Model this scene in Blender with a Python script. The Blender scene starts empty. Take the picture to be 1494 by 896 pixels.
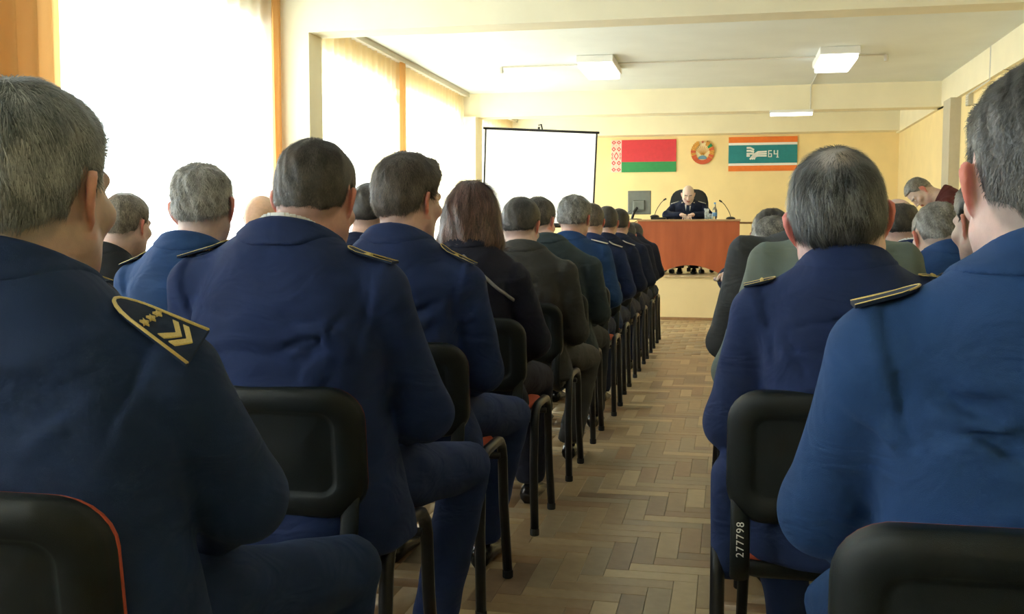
import bpy, math, random
import numpy as np
from mathutils import Matrix, Vector, Euler

sc = bpy.context.scene
C = sc.collection
rng = np.random.default_rng(7)
random.seed(7)
R = math.radians

# ------------------------------------------------------------------ camera, world, exposure
cam_d = bpy.data.cameras.new('camera')
cam = bpy.data.objects.new('camera', cam_d)
C.objects.link(cam)
cam.location = (0, 0, 1.10)
cam.rotation_euler = (R(90 - 4.12), 0, R(11.8))
cam_d.sensor_width = 36
cam_d.lens = 36 * 1500 / 1494
cam_d.clip_start = 0.05
cam_d.clip_end = 200
sc.camera = cam

world = bpy.data.worlds.new('overcast_sky')
sc.world = world
world.use_nodes = True
bg = world.node_tree.nodes['Background']
bg.inputs[0].default_value = (0.88, 0.96, 1.0, 1)
bg.inputs[1].default_value = 9.0

vs = sc.view_settings
vs.view_transform = 'Standard'
vs.look = 'None'
vs.gamma = 1
vs.use_curve_mapping = False
vs.exposure = 0.85
sc.cycles.max_bounces = 10
sc.cycles.diffuse_bounces = 6
sc.cycles.transparent_max_bounces = 12
sc.cycles.sample_clamp_indirect = 6

XL, XR, YB, YF, H = -3.62, 2.65, -3.0, 17.4, 3.0
ZB = 2.68      # underside of the beams
# window openings along the left wall (Y from, Y to)
WINS = [(-2.6, -0.3), (0.0, 1.35), (1.95, 4.22), (4.95, 7.60), (8.05, 10.78), (11.02, 13.65), (14.3, 16.9)]
WZ0, WZ1 = 0.80, 2.70
for (a, b) in WINS:                      # light portals: sampling aid for the sky seen through each window
    L = bpy.data.lights.new('window_portal', 'AREA')
    L.shape = 'RECTANGLE'
    L.size = b - a
    L.size_y = WZ1 - WZ0
    o = bpy.data.objects.new('window_portal', L)
    C.objects.link(o)
    o.location = (XL - 0.34, (a + b) / 2, (WZ0 + WZ1) / 2)
    o.rotation_euler = Matrix(((0, 0, -1), (-1, 0, 0), (0, 1, 0))).to_euler()
    L.cycles.is_portal = True


# ------------------------------------------------------------------ materials
def mat(name, col, rough=0.6, metal=0.0, noise=0.0, nscale=20, bump=0.0, bscale=200, spec=0.5, sheen=0.0,
        emit=None, estr=0, attr=False, trans=0.0, sss=0.0, stretch=None):
    m = bpy.data.materials.new(name)
    m.use_nodes = True
    nt = m.node_tree
    b = nt.nodes['Principled BSDF']
    b.inputs['Base Color'].default_value = (*col, 1)
    b.inputs['Roughness'].default_value = rough
    b.inputs['Metallic'].default_value = metal
    b.inputs['Specular IOR Level'].default_value = spec
    if sheen:
        b.inputs['Sheen Weight'].default_value = sheen
        b.inputs['Sheen Roughness'].default_value = 0.5
        b.inputs['Sheen Tint'].default_value = (*[min(1, c * 3 + .1) for c in col], 1)
    if trans:
        b.inputs['Transmission Weight'].default_value = trans
    if sss:
        b.inputs['Subsurface Weight'].default_value = sss
        b.inputs['Subsurface Radius'].default_value = (0.012, 0.004, 0.002)
        b.inputs['Subsurface Scale'].default_value = 1.0
    if emit:
        b.inputs['Emission Color'].default_value = (*emit, 1)
        b.inputs['Emission Strength'].default_value = estr
    src = None
    tc = nt.nodes.new('ShaderNodeTexCoord')
    vec = tc.outputs['Object']
    if stretch:
        mp = nt.nodes.new('ShaderNodeMapping')
        mp.inputs['Scale'].default_value = stretch
        nt.links.new(vec, mp.inputs[0])
        vec = mp.outputs[0]
    if attr:
        a = nt.nodes.new('ShaderNodeAttribute')
        a.attribute_name = 'Col'
        src = a.outputs['Color']
        nt.links.new(src, b.inputs['Base Color'])
    if noise:
        n = nt.nodes.new('ShaderNodeTexNoise')
        n.inputs['Scale'].default_value = nscale
        n.inputs['Detail'].default_value = 5
        nt.links.new(vec, n.inputs['Vector'])
        hsv = nt.nodes.new('ShaderNodeHueSaturation')
        mr = nt.nodes.new('ShaderNodeMapRange')
        mr.inputs['From Min'].default_value = .3
        mr.inputs['From Max'].default_value = .7
        mr.inputs['To Min'].default_value = 1 - noise
        mr.inputs['To Max'].default_value = 1 + noise
        nt.links.new(n.outputs['Fac'], mr.inputs[0])
        nt.links.new(mr.outputs[0], hsv.inputs['Value'])
        if src is None:
            hsv.inputs['Color'].default_value = (*col, 1)
        else:
            nt.links.new(src, hsv.inputs['Color'])
        nt.links.new(hsv.outputs[0], b.inputs['Base Color'])
    if bump:
        n2 = nt.nodes.new('ShaderNodeTexNoise')
        n2.inputs['Scale'].default_value = bscale
        n2.inputs['Detail'].default_value = 3
        nt.links.new(vec, n2.inputs['Vector'])
        bp = nt.nodes.new('ShaderNodeBump')
        bp.inputs['Strength'].default_value = bump
        bp.inputs['Distance'].default_value = 0.002
        nt.links.new(n2.outputs['Fac'], bp.inputs['Height'])
        nt.links.new(bp.outputs[0], b.inputs['Normal'])
    return m


def cloth(name, col, noise=.12):
    m = mat(name, col, rough=.82, noise=noise, nscale=9, bump=.35, bscale=900, spec=.25, sheen=.18)
    nt = m.node_tree
    bp = [n for n in nt.nodes if n.type == 'BUMP'][0]
    tc = [n for n in nt.nodes if n.type == 'TEX_COORD'][0]
    mp = nt.nodes.new('ShaderNodeMapping')
    mp.inputs['Scale'].default_value = (7, 7, 13)
    mp.inputs['Rotation'].default_value = (.3, .5, .2)
    n = nt.nodes.new('ShaderNodeTexNoise')
    n.inputs['Scale'].default_value = 1.0
    n.inputs['Detail'].default_value = 2.5
    n.inputs['Distortion'].default_value = 1.2
    b2 = nt.nodes.new('ShaderNodeBump')
    b2.inputs['Strength'].default_value = .55
    b2.inputs['Distance'].default_value = .022
    nt.links.new(tc.outputs['Object'], mp.inputs[0])
    nt.links.new(mp.outputs[0], n.inputs['Vector'])
    nt.links.new(n.outputs['Fac'], b2.inputs['Height'])
    nt.links.new(b2.outputs[0], bp.inputs['Normal'])
    return m


M = {}
M['wall'] = mat('yellow_paint', (0.86, 0.70, 0.38), .75, noise=.04, nscale=3, bump=.1, bscale=60, spec=.2)
M['upper'] = mat('cream_paint', (0.84, 0.775, 0.58), .8, noise=.03, nscale=3, bump=.1, bscale=60, spec=.2)
M['ceiling'] = mat('white_ceiling_paint', (0.74, 0.78, 0.76), .85, noise=.03, nscale=2, bump=.1, bscale=50, spec=.2)
M['stage'] = mat('cream_stage_paint', (0.74, 0.60, 0.34), .6, noise=.04, nscale=3)
M['stage_floor'] = mat('stage_linoleum', (0.42, 0.33, 0.2), .5, noise=.1, nscale=6)
M['white'] = mat('white_paint', (0.8, 0.8, 0.78), .5)
M['grout'] = mat('floor_gap', (0.10, 0.07, 0.04), .8)
M['brown_trim'] = mat('brown_skirting', (0.30, 0.17, 0.08), .5, noise=.15)
M['plastic'] = mat('black_plastic', (0.006, 0.009, 0.010), .40, bump=.3, bscale=1200, noise=.1, spec=.28)
M['frame'] = mat('black_steel', (0.009, 0.010, 0.013), .33, metal=.0, noise=.1, spec=.35)
M['orange_fabric'] = mat('orange_fabric', (0.42, 0.065, 0.025), .9, noise=.15, nscale=300, bump=.4, bscale=700)
M['rubber'] = mat('rubber', (0.01, 0.01, 0.01), .8)
M['navy'] = cloth('navy_cloth', (0.0095, 0.022, 0.082))
M['navy_teal'] = cloth('blue_navy_cloth', (0.0090, 0.023, 0.070))
M['navy_bright'] = cloth('bright_navy_cloth', (0.011, 0.043, 0.135))
M['navy_dark'] = cloth('dark_navy_cloth', (0.006, 0.011, 0.036))
M['black_cloth'] = cloth('black_cloth', (0.008, 0.009, 0.022))
M['black_suit'] = cloth('black_suit_cloth', (0.012, 0.014, 0.018))
M['grey_suit'] = cloth('brown_grey_cloth', (0.038, 0.038, 0.036))
M['green_suit'] = cloth('dark_green_grey_cloth', (0.022, 0.034, 0.040))
M['pale_suit'] = cloth('grey_green_cloth', (0.13, 0.165, 0.15))
M['dark_grey_suit'] = cloth('dark_grey_cloth', (0.045, 0.05, 0.055))
M['maroon'] = cloth('maroon_cloth', (0.07, 0.015, 0.015))
M['shirt'] = cloth('white_shirt', (0.75, 0.75, 0.76), .03)
M['pink_shirt'] = cloth('pink_shirt', (0.6, 0.42, 0.45), .03)
M['skin'] = mat('skin', (0.6, 0.35, 0.26), .5, attr=True, noise=.07, nscale=60, bump=.15, bscale=500, sss=.25, spec=.4)
M['hair'] = mat('hair', (0.1, 0.1, 0.1), .42, attr=True, spec=.5)
M['gold'] = mat('gold_braid', (0.62, 0.47, 0.16), .45, metal=.25, noise=.2, nscale=800, bump=.5, bscale=1500)
M['silver'] = mat('silver_braid', (0.6, 0.58, 0.55), .45, metal=.3, noise=.2, nscale=500)
M['board'] = cloth('shoulder_board_cloth', (0.008, 0.018, 0.045))
M['eye'] = mat('eye_white', (0.7, 0.68, 0.65), .2)
M['shoe'] = mat('black_leather', (0.008, 0.008, 0.008), .25)
M['tie'] = cloth('dark_tie', (0.01, 0.02, 0.05))
M['strap'] = mat('grey_bag_strap', (0.20, 0.20, 0.21), .5)
M['monitor'] = mat('monitor_plastic', (0.12, 0.135, 0.12), .35, noise=.1)
M['leather'] = mat('dark_leather', (0.018, 0.022, 0.026), .38, noise=.1, bump=.3, bscale=150)
M['chrome'] = mat('chrome', (0.75, 0.75, 0.75), .15, metal=1)
M['glass'] = mat('clear_glass', (0.9, 0.97, 0.98), .03, trans=.92)
M['blue_label'] = mat('blue_label', (0.12, 0.3, 0.6), .5)
M['red'] = mat('flag_red', (0.62, 0.035, 0.055), .55, noise=.05)
M['green'] = mat('flag_green', (0.02, 0.27, 0.085), .55, noise=.05)
M['flag_white'] = mat('flag_white', (0.8, 0.62, 0.56), .6)
M['orange'] = mat('banner_orange', (0.83, 0.20, 0.03), .55, noise=.05)
M['teal'] = mat('banner_teal', (0.01, 0.22, 0.26), .55, noise=.05)
M['banner_white'] = mat('banner_white', (0.78, 0.8, 0.8), .6)
M['emblem_gold'] = mat('emblem_gold', (0.62, 0.30, 0.05), .5, noise=.3, nscale=80)
M['emblem_red'] = mat('emblem_red', (0.55, 0.09, 0.03), .5, noise=.2, nscale=80)
M['emblem_cream'] = mat('emblem_cream', (0.80, 0.68, 0.42), .5)
M['emblem_blue'] = mat('emblem_blue', (0.12, 0.25, 0.38), .5)
M['black'] = mat('black_metal', (0.012, 0.012, 0.012), .4)
M['screen'] = mat('glowing_screen_fabric', (0.95, 0.95, 0.95), .9, emit=(.95, 1, .98), estr=.35)  # glow added to the fabric, standing in for projected white light
M['white_ink'] = mat('white_ink', (0.75, 0.75, 0.75), .6)
M['lamp'] = mat('lit_diffuser', (0.9, 0.9, 0.9), .4, emit=(1, .98, .92), estr=1.6)
M['tube'] = mat('lit_tube', (0.9, 0.9, 0.9), .4, emit=(1, .98, .95), estr=3)
M['grey_paint'] = mat('grey_column_paint', (0.50, 0.46, 0.36), .8, noise=.03)
M['cable'] = mat('white_cable', (0.6, 0.58, 0.52), .5)


def wood(name, c1, c2, rough, scale=(3, 3, 30)):
    m = bpy.data.materials.new(name)
    m.use_nodes = True
    nt = m.node_tree
    b = nt.nodes['Principled BSDF']
    b.inputs['Roughness'].default_value = rough
    tc = nt.nodes.new('ShaderNodeTexCoord')
    mp = nt.nodes.new('ShaderNodeMapping')
    mp.inputs['Scale'].default_value = scale
    n = nt.nodes.new('ShaderNodeTexNoise')
    n.inputs['Scale'].default_value = 4
    n.inputs['Detail'].default_value = 6
    r = nt.nodes.new('ShaderNodeValToRGB')
    r.color_ramp.elements[0].position = .3
    r.color_ramp.elements[0].color = (*c1, 1)
    r.color_ramp.elements[1].position = .7
    r.color_ramp.elements[1].color = (*c2, 1)
    nt.links.new(tc.outputs['Object'], mp.inputs[0])
    nt.links.new(mp.outputs[0], n.inputs['Vector'])
    nt.links.new(n.outputs['Fac'], r.inputs[0])
    nt.links.new(r.outputs[0], b.inputs['Base Color'])
    return m


M['desk'] = wood('cherry_veneer', (0.30, 0.068, 0.022), (0.40, 0.10, 0.035), .35, (2, 2, .35))
M['desk_edge'] = wood('desk_edge_wood', (0.34, 0.2, 0.1), (0.42, 0.26, 0.14), .4)
for i, (c1, c2) in enumerate([((.245, .165, .085), (.32, .225, .12)), ((.285, .205, .112), (.365, .27, .15)),
                              ((.165, .105, .06), (.23, .155, .09)), ((.41, .31, .175), (.50, .39, .225)),
                              ((.24, .185, .11), (.31, .24, .15)), ((.23, .135, .065), (.29, .18, .095))]):
    M['plank%d' % i] = wood('oak_plank_%s' % 'abcdef'[i], c1, c2, .33, (5, 5, 5))


def sheer(name, col, transp, dif=.35):
    m = bpy.data.materials.new(name)
    m.use_nodes = True
    nt = m.node_tree
    nt.nodes.remove(nt.nodes['Principled BSDF'])
    out = nt.nodes['Material Output']
    t = nt.nodes.new('ShaderNodeBsdfTranslucent')
    t.inputs[0].default_value = (*col, 1)
    d = nt.nodes.new('ShaderNodeBsdfDiffuse')
    d.inputs[0].default_value = (*col, 1)
    tr = nt.nodes.new('ShaderNodeBsdfTransparent')
    tr.inputs[0].default_value = (1, 1, 1, 1)
    m1 = nt.nodes.new('ShaderNodeMixShader')
    m1.inputs[0].default_value = dif
    m2 = nt.nodes.new('ShaderNodeMixShader')
    m2.inputs[0].default_value = transp
    nt.links.new(t.outputs[0], m1.inputs[1])
    nt.links.new(d.outputs[0], m1.inputs[2])
    nt.links.new(m1.outputs[0], m2.inputs[1])
    nt.links.new(tr.outputs[0], m2.inputs[2])
    nt.links.new(m2.outputs[0], out.inputs[0])
    return m


M['tulle'] = sheer('white_tulle', (0.95, 0.95, 0.93), .35)
M['orange_sheer'] = sheer('orange_sheer', (0.98, 0.86, 0.62), .38)
M['drape'] = sheer('orange_drape', (0.80, 0.48, 0.19), .0, .62)
# thin window pane: lets daylight through, reflects a little
gm = bpy.data.materials.new('window_glass')
gm.use_nodes = True
nt = gm.node_tree
nt.nodes.remove(nt.nodes['Principled BSDF'])
_t = nt.nodes.new('ShaderNodeBsdfTransparent')
_t.inputs[0].default_value = (.93, .95, .94, 1)
_g = nt.nodes.new('ShaderNodeBsdfGlossy')
_g.inputs['Roughness'].default_value = .02
_m = nt.nodes.new('ShaderNodeMixShader')
_m.inputs[0].default_value = .06
nt.links.new(_t.outputs[0], _m.inputs[1])
nt.links.new(_g.outputs[0], _m.inputs[2])
nt.links.new(_m.outputs[0], nt.nodes['Material Output'].inputs[0])
M['pane'] = gm


# ------------------------------------------------------------------ mesh helpers
def make_mesh(name, V, F, material=None, smooth=False, col=None, mats=None, midx=None):
    """V (n,3) array, F list of index lists or (m,4)/(m,3) int array"""
    me = bpy.data.meshes.new(name)
    V = np.asarray(V, dtype=np.float32)
    if isinstance(F, np.ndarray):
        k = F.shape[1]
        me.vertices.add(len(V))
        me.vertices.foreach_set('co', V.ravel())
        me.loops.add(F.size)
        me.loops.foreach_set('vertex_index', F.astype(np.int32).ravel())
        me.polygons.add(len(F))
        me.polygons.foreach_set('loop_start', np.arange(0, F.size, k, dtype=np.int32))
        me.polygons.foreach_set('loop_total', np.full(len(F), k, dtype=np.int32))
    else:
        me.from_pydata([tuple(v) for v in V], [], F)
    for m in (mats or ([material] if material else [])):
        me.materials.append(m)
    if midx is not None:
        me.polygons.foreach_set('material_index', np.asarray(midx, dtype=np.int32))
    if smooth:
        me.polygons.foreach_set('use_smooth', np.ones(len(me.polygons), dtype=bool))
    if col is not None:
        a = me.color_attributes.new('Col', 'FLOAT_COLOR', 'POINT')
        cc = np.ones((len(V), 4), dtype=np.float32)
        cc[:, :3] = col
        a.data.foreach_set('color', cc.ravel())
    me.update(calc_edges=True)
    return me


def link(name, me, parent=None, loc=None, rot=None):
    o = bpy.data.objects.new(name, me)
    C.objects.link(o)
    if parent is not None:
        o.parent = parent
    if loc is not None:
        o.location = loc
    if rot is not None:
        o.rotation_euler = rot
    return o


def tag(o, label=None, cat=None, group=None, kind=None):
    if label: o['label'] = label
    if cat: o['category'] = cat
    if group: o['group'] = group
    if kind: o['kind'] = kind
    return o


def empty(name, loc, rz=0.0, label=None, cat=None, group=None, kind=None):
    o = bpy.data.objects.new(name, None)
    C.objects.link(o)
    o.empty_display_size = .1
    o.location = loc
    o.rotation_euler = (0, 0, rz)
    return tag(o, label, cat, group, kind)


class MB:
    """collects shapes into one mesh"""
    def __init__(self):
        self.v, self.f = [], []

    def box(self, a, b, bevel=0.0):
        x0, y0, z0 = a
        x1, y1, z1 = b
        n = len(self.v)
        if bevel <= 0:
            self.v += [(x0, y0, z0), (x1, y0, z0), (x1, y1, z0), (x0, y1, z0), (x0, y0, z1), (x1, y0, z1), (x1, y1, z1), (x0, y1, z1)]
            self.f += [[n + i for i in q] for q in ((3, 2, 1, 0), (4, 5, 6, 7), (0, 1, 5, 4), (1, 2, 6, 5), (2, 3, 7, 6), (3, 0, 4, 7))]
        else:
            import bmesh
            bm = bmesh.new()
            bmesh.ops.create_cube(bm, size=1)
            for v in bm.verts:
                v.co = Vector(((v.co.x + .5) * (x1 - x0) + x0, (v.co.y + .5) * (y1 - y0) + y0, (v.co.z + .5) * (z1 - z0) + z0))
            bmesh.ops.bevel(bm, geom=bm.edges[:], offset=bevel, segments=2, affect='EDGES', profile=.5)
            self._bm(bm)
        return self

    def _bm(self, bm):
        n = len(self.v)
        bm.verts.index_update()
        self.v += [tuple(v.co) for v in bm.verts]
        self.f += [[n + v.index for v in f.verts] for f in bm.faces]
        bm.free()

    def tube(self, pts, r, n=10, cap=True, flat=1.0):
        """tube along a polyline; r a number or a list; flat squashes the section in its second axis"""
        pts = [Vector(p) for p in pts]
        rs = r if isinstance(r, (list, tuple)) else [r] * len(pts)
        base = len(self.v)
        up = None
        for i, p in enumerate(pts):
            d = (pts[min(i + 1, len(pts) - 1)] - pts[max(i - 1, 0)]).normalized()
            if up is None:
                up = Vector((0, 0, 1)) if abs(d.z) < .9 else Vector((1, 0, 0))
            s = d.cross(up).normalized()
            up = s.cross(d).normalized()
            for k in range(n):
                a = 2 * math.pi * k / n
                q = p + s * math.cos(a) * rs[i] + up * math.sin(a) * rs[i] * flat
                self.v.append(tuple(q))
        for i in range(len(pts) - 1):
            for k in range(n):
                a, b = base + i * n + k, base + i * n + (k + 1) % n
                self.f.append([a, b, b + n, a + n])
        if cap:
            self.f.append([base + k for k in range(n)][::-1])
            self.f.append([base + (len(pts) - 1) * n + k for k in range(n)])
        return self

    def lathe(self, prof, c=(0, 0, 0), n=20):
        base = len(self.v)
        for (r, z) in prof:
            for k in range(n):
                a = 2 * math.pi * k / n
                self.v.append((c[0] + r * math.cos(a), c[1] + r * math.sin(a), c[2] + z))
        for i in range(len(prof) - 1):
            for k in range(n):
                a, b = base + i * n + k, base + i * n + (k + 1) % n
                self.f.append([a, b, b + n, a + n])
        self.f.append([base + k for k in range(n)][::-1])
        self.f.append([base + (len(prof) - 1) * n + k for k in range(n)])
        return self

    def prism(self, poly, y0, y1):
        """polygon in x,z extruded along y (counter-clockwise)"""
        n = len(poly)
        b = len(self.v)
        for y in (y0, y1):
            self.v += [(x, y, z) for x, z in poly]
        self.f.append([b + i for i in range(n)])
        self.f.append([b + n + i for i in range(n)][::-1])
        for i in range(n):
            j = (i + 1) % n
            self.f.append([b + j, b + i, b + n + i, b + n + j])
        return self

    def build(self, name, material, parent=None, smooth=False, **kw):
        me = make_mesh(name, np.array(self.v), self.f, material, smooth)
        return link(name, me, parent, **kw)


def struct(name, mb, m, label, cat, parent=None, smooth=False):
    o = mb.build(name, m, parent, smooth)
    if parent is None:
        tag(o, label, cat, kind='structure')
    return o


# ------------------------------------------------------------------ the room
fl = MB().box((XL - .4, YB - .2, -.05), (XR + .2, YF + .2, -.008))
floor = struct('floor', fl, M['grout'], 'herringbone oak parquet floor of the hall running up to the stage', 'floor')

# parquet: herringbone of planks aligned with the room
PW, PL = .075, .30
cells = []
n_ = int(PL / PW)
for i in range(8, 182):
    for j in range(-34, 12):
        x0 = i * PW + j * 2 * PL
        y0 = i * PW
        cells.append((x0, y0, x0 + PL, y0 + PW, 0))
        cells.append((x0 + PL, y0 + PW - PL, x0 + PL + PW, y0 + PW, 1))


def plank_geom(x0, y0, x1, y1, dz, g=.0004):
    x0 += g; y0 += g; x1 -= g; y1 -= g
    b = .0012
    V = [(x0, y0, -.008), (x1, y0, -.008), (x1, y1, -.008), (x0, y1, -.008),
         (x0, y0, dz - b), (x1, y0, dz - b), (x1, y1, dz - b), (x0, y1, dz - b),
         (x0 + b, y0 + b, dz), (x1 - b, y0 + b, dz), (x1 - b, y1 - b, dz), (x0 + b, y1 - b, dz)]
    F = [(0, 1, 5, 4), (1, 2, 6, 5), (2, 3, 7, 6), (3, 0, 4, 7), (4, 5, 9, 8), (5, 6, 10, 9), (6, 7, 11, 10), (7, 4, 8, 11), (8, 9, 10, 11)]
    return V, F


pk = []
for (x0, y0, x1, y1, o_) in cells:
    if x1 < XL or x0 > XR or y1 < 1.0 or y0 > 13.15:
        continue
    x0, x1 = max(x0, XL), min(x1, XR)
    y0, y1 = max(y0, 1.0), min(y1, 13.14)
    if x1 - x0 < .01 or y1 - y0 < .01:
        continue
    pk.append((x0, y0, x1, y1, o_))
# the ones which show largest: the open aisle nearest the camera
def vis_key(p):
    x, y = (p[0] + p[2]) / 2, (p[1] + p[3]) / 2
    inside = -.80 - .06 * max(0, 5 - y) < x < .12 and y > 2.62
    return (0 if inside else 1, y)
pk.sort(key=vis_key)
meshes = {}
for k in range(6):
    for o_ in (0, 1):
        w, l = (PL, PW) if o_ == 0 else (PW, PL)
        V, F = plank_geom(0, 0, w, l, 0)
        meshes[(k, o_)] = make_mesh('plank', V, [list(f) for f in F], M['plank%d' % k])
def plank_tone():
    return int(rng.choice(6, p=[.24, .24, .12, .14, .14, .12]))
for p in pk[:290]:
    k = plank_tone()
    dz = rng.uniform(-.0004, .0004)
    w, l = p[2] - p[0], p[3] - p[1]
    if abs(w * l - PL * PW) < 1e-5:
        link('plank', meshes[(k, p[4])], floor, (p[0], p[1], dz))
    else:
        V, F = plank_geom(0, 0, w, l, 0)
        link('plank', make_mesh('plank', V, [list(f) for f in F], M['plank%d' % k]), floor, (p[0], p[1], dz))
V, F, MI = [], [], []
for p in pk[290:]:
    v, f = plank_geom(*p[:4], rng.uniform(-.0004, .0004))
    n0 = len(V)
    V += v
    F += [[n0 + i for i in q] for q in f]
    MI += [plank_tone()] * len(f)
me = make_mesh('parquet_planks', np.array(V), np.array(F), mats=[M['plank%d' % k] for k in range(6)], midx=MI)
tag(link('parquet_planks', me, floor), kind='stuff')

struct('ceiling', MB().box((XL - .4, YB - .2, H), (XR + .2, YF + .2, H + .1)), M['ceiling'], 'white painted ceiling between the cross beams', 'ceiling')
w = MB()
w.box((XL - .35, YB, 0), (XL, YF, WZ0)).box((XL - .35, YB, WZ1), (XL, YF, H))
edges = [YB] + [v for ab in WINS for v in ab] + [YF]
for k in range(0, len(edges), 2):
    w.box((XL - .35, edges[k], WZ0), (XL, edges[k + 1], WZ1))
struct('wall_left', w, M['wall'], 'yellow window wall with a long row of curtained windows', 'wall')
struct('wall_right', MB().box((XR, YB, 0), (XR + .2, YF, ZB)), M['wall'], 'pale yellow wall on the side without windows', 'wall')
w = MB().box((XR - .05, YB, ZB), (XR + .2, YF, H))
struct('trim_1', w, M['upper'], 'cream lengthwise beam on top of the windowless wall', 'beam')
struct('wall_back', MB().box((XL - .35, YF, 0), (XR + .2, YF + .2, H)), M['wall'], 'yellow wall behind the stage carrying flag and banner', 'wall')
struct('wall_rear', MB().box((XL - .35, YB - .2, 0), (XR + .2, YB, H)), M['wall'], 'yellow wall closing the hall behind the audience', 'wall')
for i, (y0, y1, z, lab) in enumerate([(1.50, 1.80, ZB, 'cream cross beam over the first rows'), (7.75, 8.02, ZB, 'white cross beam in the middle of the ceiling'),
                                      (13.85, 14.15, ZB, 'cream cross beam at the front edge of the stage'), (17.05, YF, 2.70, 'cream cross beam on the wall behind the stage')]):
    struct('trim_%d' % (i + 2), MB().box((XL, y0, z), (XR, y1, H)), M['upper'], lab, 'beam')
for i, (y0, y1, x) in enumerate([(7.75, 8.02, -3.26), (13.75, 14.15, -3.38)]):
    struct('trim_%d' % (i + 6), MB().box((XL, y0, 0), (x, y1, ZB + .001)), M['upper'],
           ['cream column between the near and middle windows', 'cream column beside the projection screen'][i], 'column')
struct('trim_8', MB().box((XR - .12, 12.95, 0), (XR, 13.35, ZB)), M['grey_paint'], 'grey column on the windowless wall at the stage corner', 'column')
w = MB().box((XL, 13.15, 0), (XR, YF, .54))
struct('stage', w, M['stage'], 'raised cream stage platform under the desk', 'stage')
struct('stage_top', MB().box((XL, 13.13, .54), (XR, YF, .552)), M['stage_floor'], 'worn stage floor covering under the desk', 'stage floor')
struct('baseboard_front', MB().box((XL, 13.13, 0), (XR, 13.15, .035)), M['brown_trim'], 'brown skirting strip along the foot of the stage', 'baseboard')
struct('baseboard_right', MB().box((XR - .02, YB, 0), (XR, 12.95, .09)), M['brown_trim'], 'brown skirting board on the windowless wall', 'baseboard')
struct('baseboard_left', MB().box((XL, YB, 0), (XL + .02, 13.13, .09)), M['brown_trim'], 'brown skirting board under the windows', 'baseboard')

for i, (a, b) in enumerate(WINS):
    names = ['first window behind the camera', 'second window behind the camera', 'window beside the orange drape of the near bay', 'wide bright window before the middle column',
             'window just past the middle column', 'window next to the projection screen column', 'window at the side of the stage']
    t = empty('window_%d' % (i + 1), (XL - .30, a, 0), 0, names[i], 'window', kind='structure')
    m = MB()
    fr = .06
    m.box((0, 0, WZ0), (.07, b - a, WZ0 + fr)).box((0, 0, WZ1 - fr), (.07, b - a, WZ1))
    k = 3 if b - a > 2 else 2
    for j in range(k + 1):
        yy = (b - a) * j / k
        m.box((0, max(0, yy - .03), WZ0), (.07, min(b - a, yy + .03), WZ1))
    m.build('window_frame', M['white'], t)
    for j in range(k):
        y0, y1 = (b - a) * j / k + .03, (b - a) * (j + 1) / k - .03
        MB().box((.03, y0, WZ0 + fr), (.036, y1, WZ1 - fr)).build('pane', M['pane'], t)
    MB().box((.0, 0, WZ0 - .03), (.36, b - a, WZ0)).build('window_sill', M['white'], t)


def curtain(name, y0, y1, z0, z1, amp, pitch, m, label, group=None, x=XL + .07, cat='curtain'):
    n = max(8, int((y1 - y0) / pitch * 10))
    nz = 8
    u = np.linspace(0, 1, n)
    V = []
    ph = rng.uniform(0, 6.28, 4)
    for iz in range(nz):
        fz = iz / (nz - 1)
        yy = y0 + (y1 - y0) * u
        xx = x + amp * (np.sin(2 * np.pi * yy / pitch + ph[0]) + .45 * np.sin(2 * np.pi * yy / pitch * .63 + ph[1] + fz * 1.2)) * (.75 + .25 * (1 - fz))
        for q in range(n):
            V.append((xx[q], yy[q] + .004 * math.sin(fz * 5 + q), z0 + (z1 - z0) * fz))
    F = [[iz * n + q, iz * n + q + 1, (iz + 1) * n + q + 1, (iz + 1) * n + q] for iz in range(nz - 1) for q in range(n - 1)]
    o = link(name, make_mesh(name, np.array(V), np.array(F), m, True))
    return tag(o, label, cat, group)


CT = 2.955
curtain('sheer_curtain', -2.75, 1.42, .25, CT, .016, .16, M['tulle'], 'white sheer curtain on the windows behind the camera')
curtain('sheer_curtain', 1.86, 4.95, .25, CT, .016, .17, M['tulle'], 'white sheer curtain behind the orange drape of the near bay')
curtain('sheer_curtain', 4.90, 7.72, .25, CT, .014, .18, M['tulle'], 'white sheer curtain glowing over the wide near window')
curtain('orange_sheer_curtain', 8.05, 10.93, .25, CT, .016, .15, M['orange_sheer'], 'sunlit orange sheer curtain just past the middle column')
curtain('orange_sheer_curtain', 10.90, 13.72, .25, CT, .016, .15, M['orange_sheer'], 'sunlit orange sheer curtain next to the projection screen column')
curtain('orange_sheer_curtain', 14.2, 17.0, .60, CT, .016, .15, M['orange_sheer'], 'orange sheer curtain on the window beside the stage')
curtain('orange_drape', 3.75, 4.97, .2, CT, .030, .15, M['drape'], 'heavy orange drape hanging beside the man with the gold shoulder board', x=XL + .12)
curtain('orange_drape', 7.60, 7.76, .2, CT, .02, .06, M['drape'], 'narrow bunched orange drape against the middle column', x=XL + .12)
curtain('orange_drape', 10.84, 10.99, .2, CT, .02, .06, M['drape'], 'narrow orange drape gathered between the two middle windows', x=XL + .12)
curtain('orange_drape', 1.80, 2.4, .2, CT, .03, .12, M['drape'], 'orange drape gathered at the near end of the near bay', x=XL + .12)
for (y0, y1, lab) in [(1.85, 7.74, 'white curtain rail along the near bay ceiling'), (8.03, 13.74, 'white curtain rail along the middle bay ceiling'), (14.16, 17.04, 'white curtain rail beside the stage')]:
    t = empty('curtain_rail', (XL + .09, y0, 2.955), 0, lab, 'curtain rail')
    MB().box((-.05, 0, 0), (.06, y1 - y0, .045)).build('rail', M['white'], t)
    MB().box((.06, 0, -.012), (.068, y1 - y0, .045)).build('rail_lip', M['grey_paint'], t)

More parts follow.
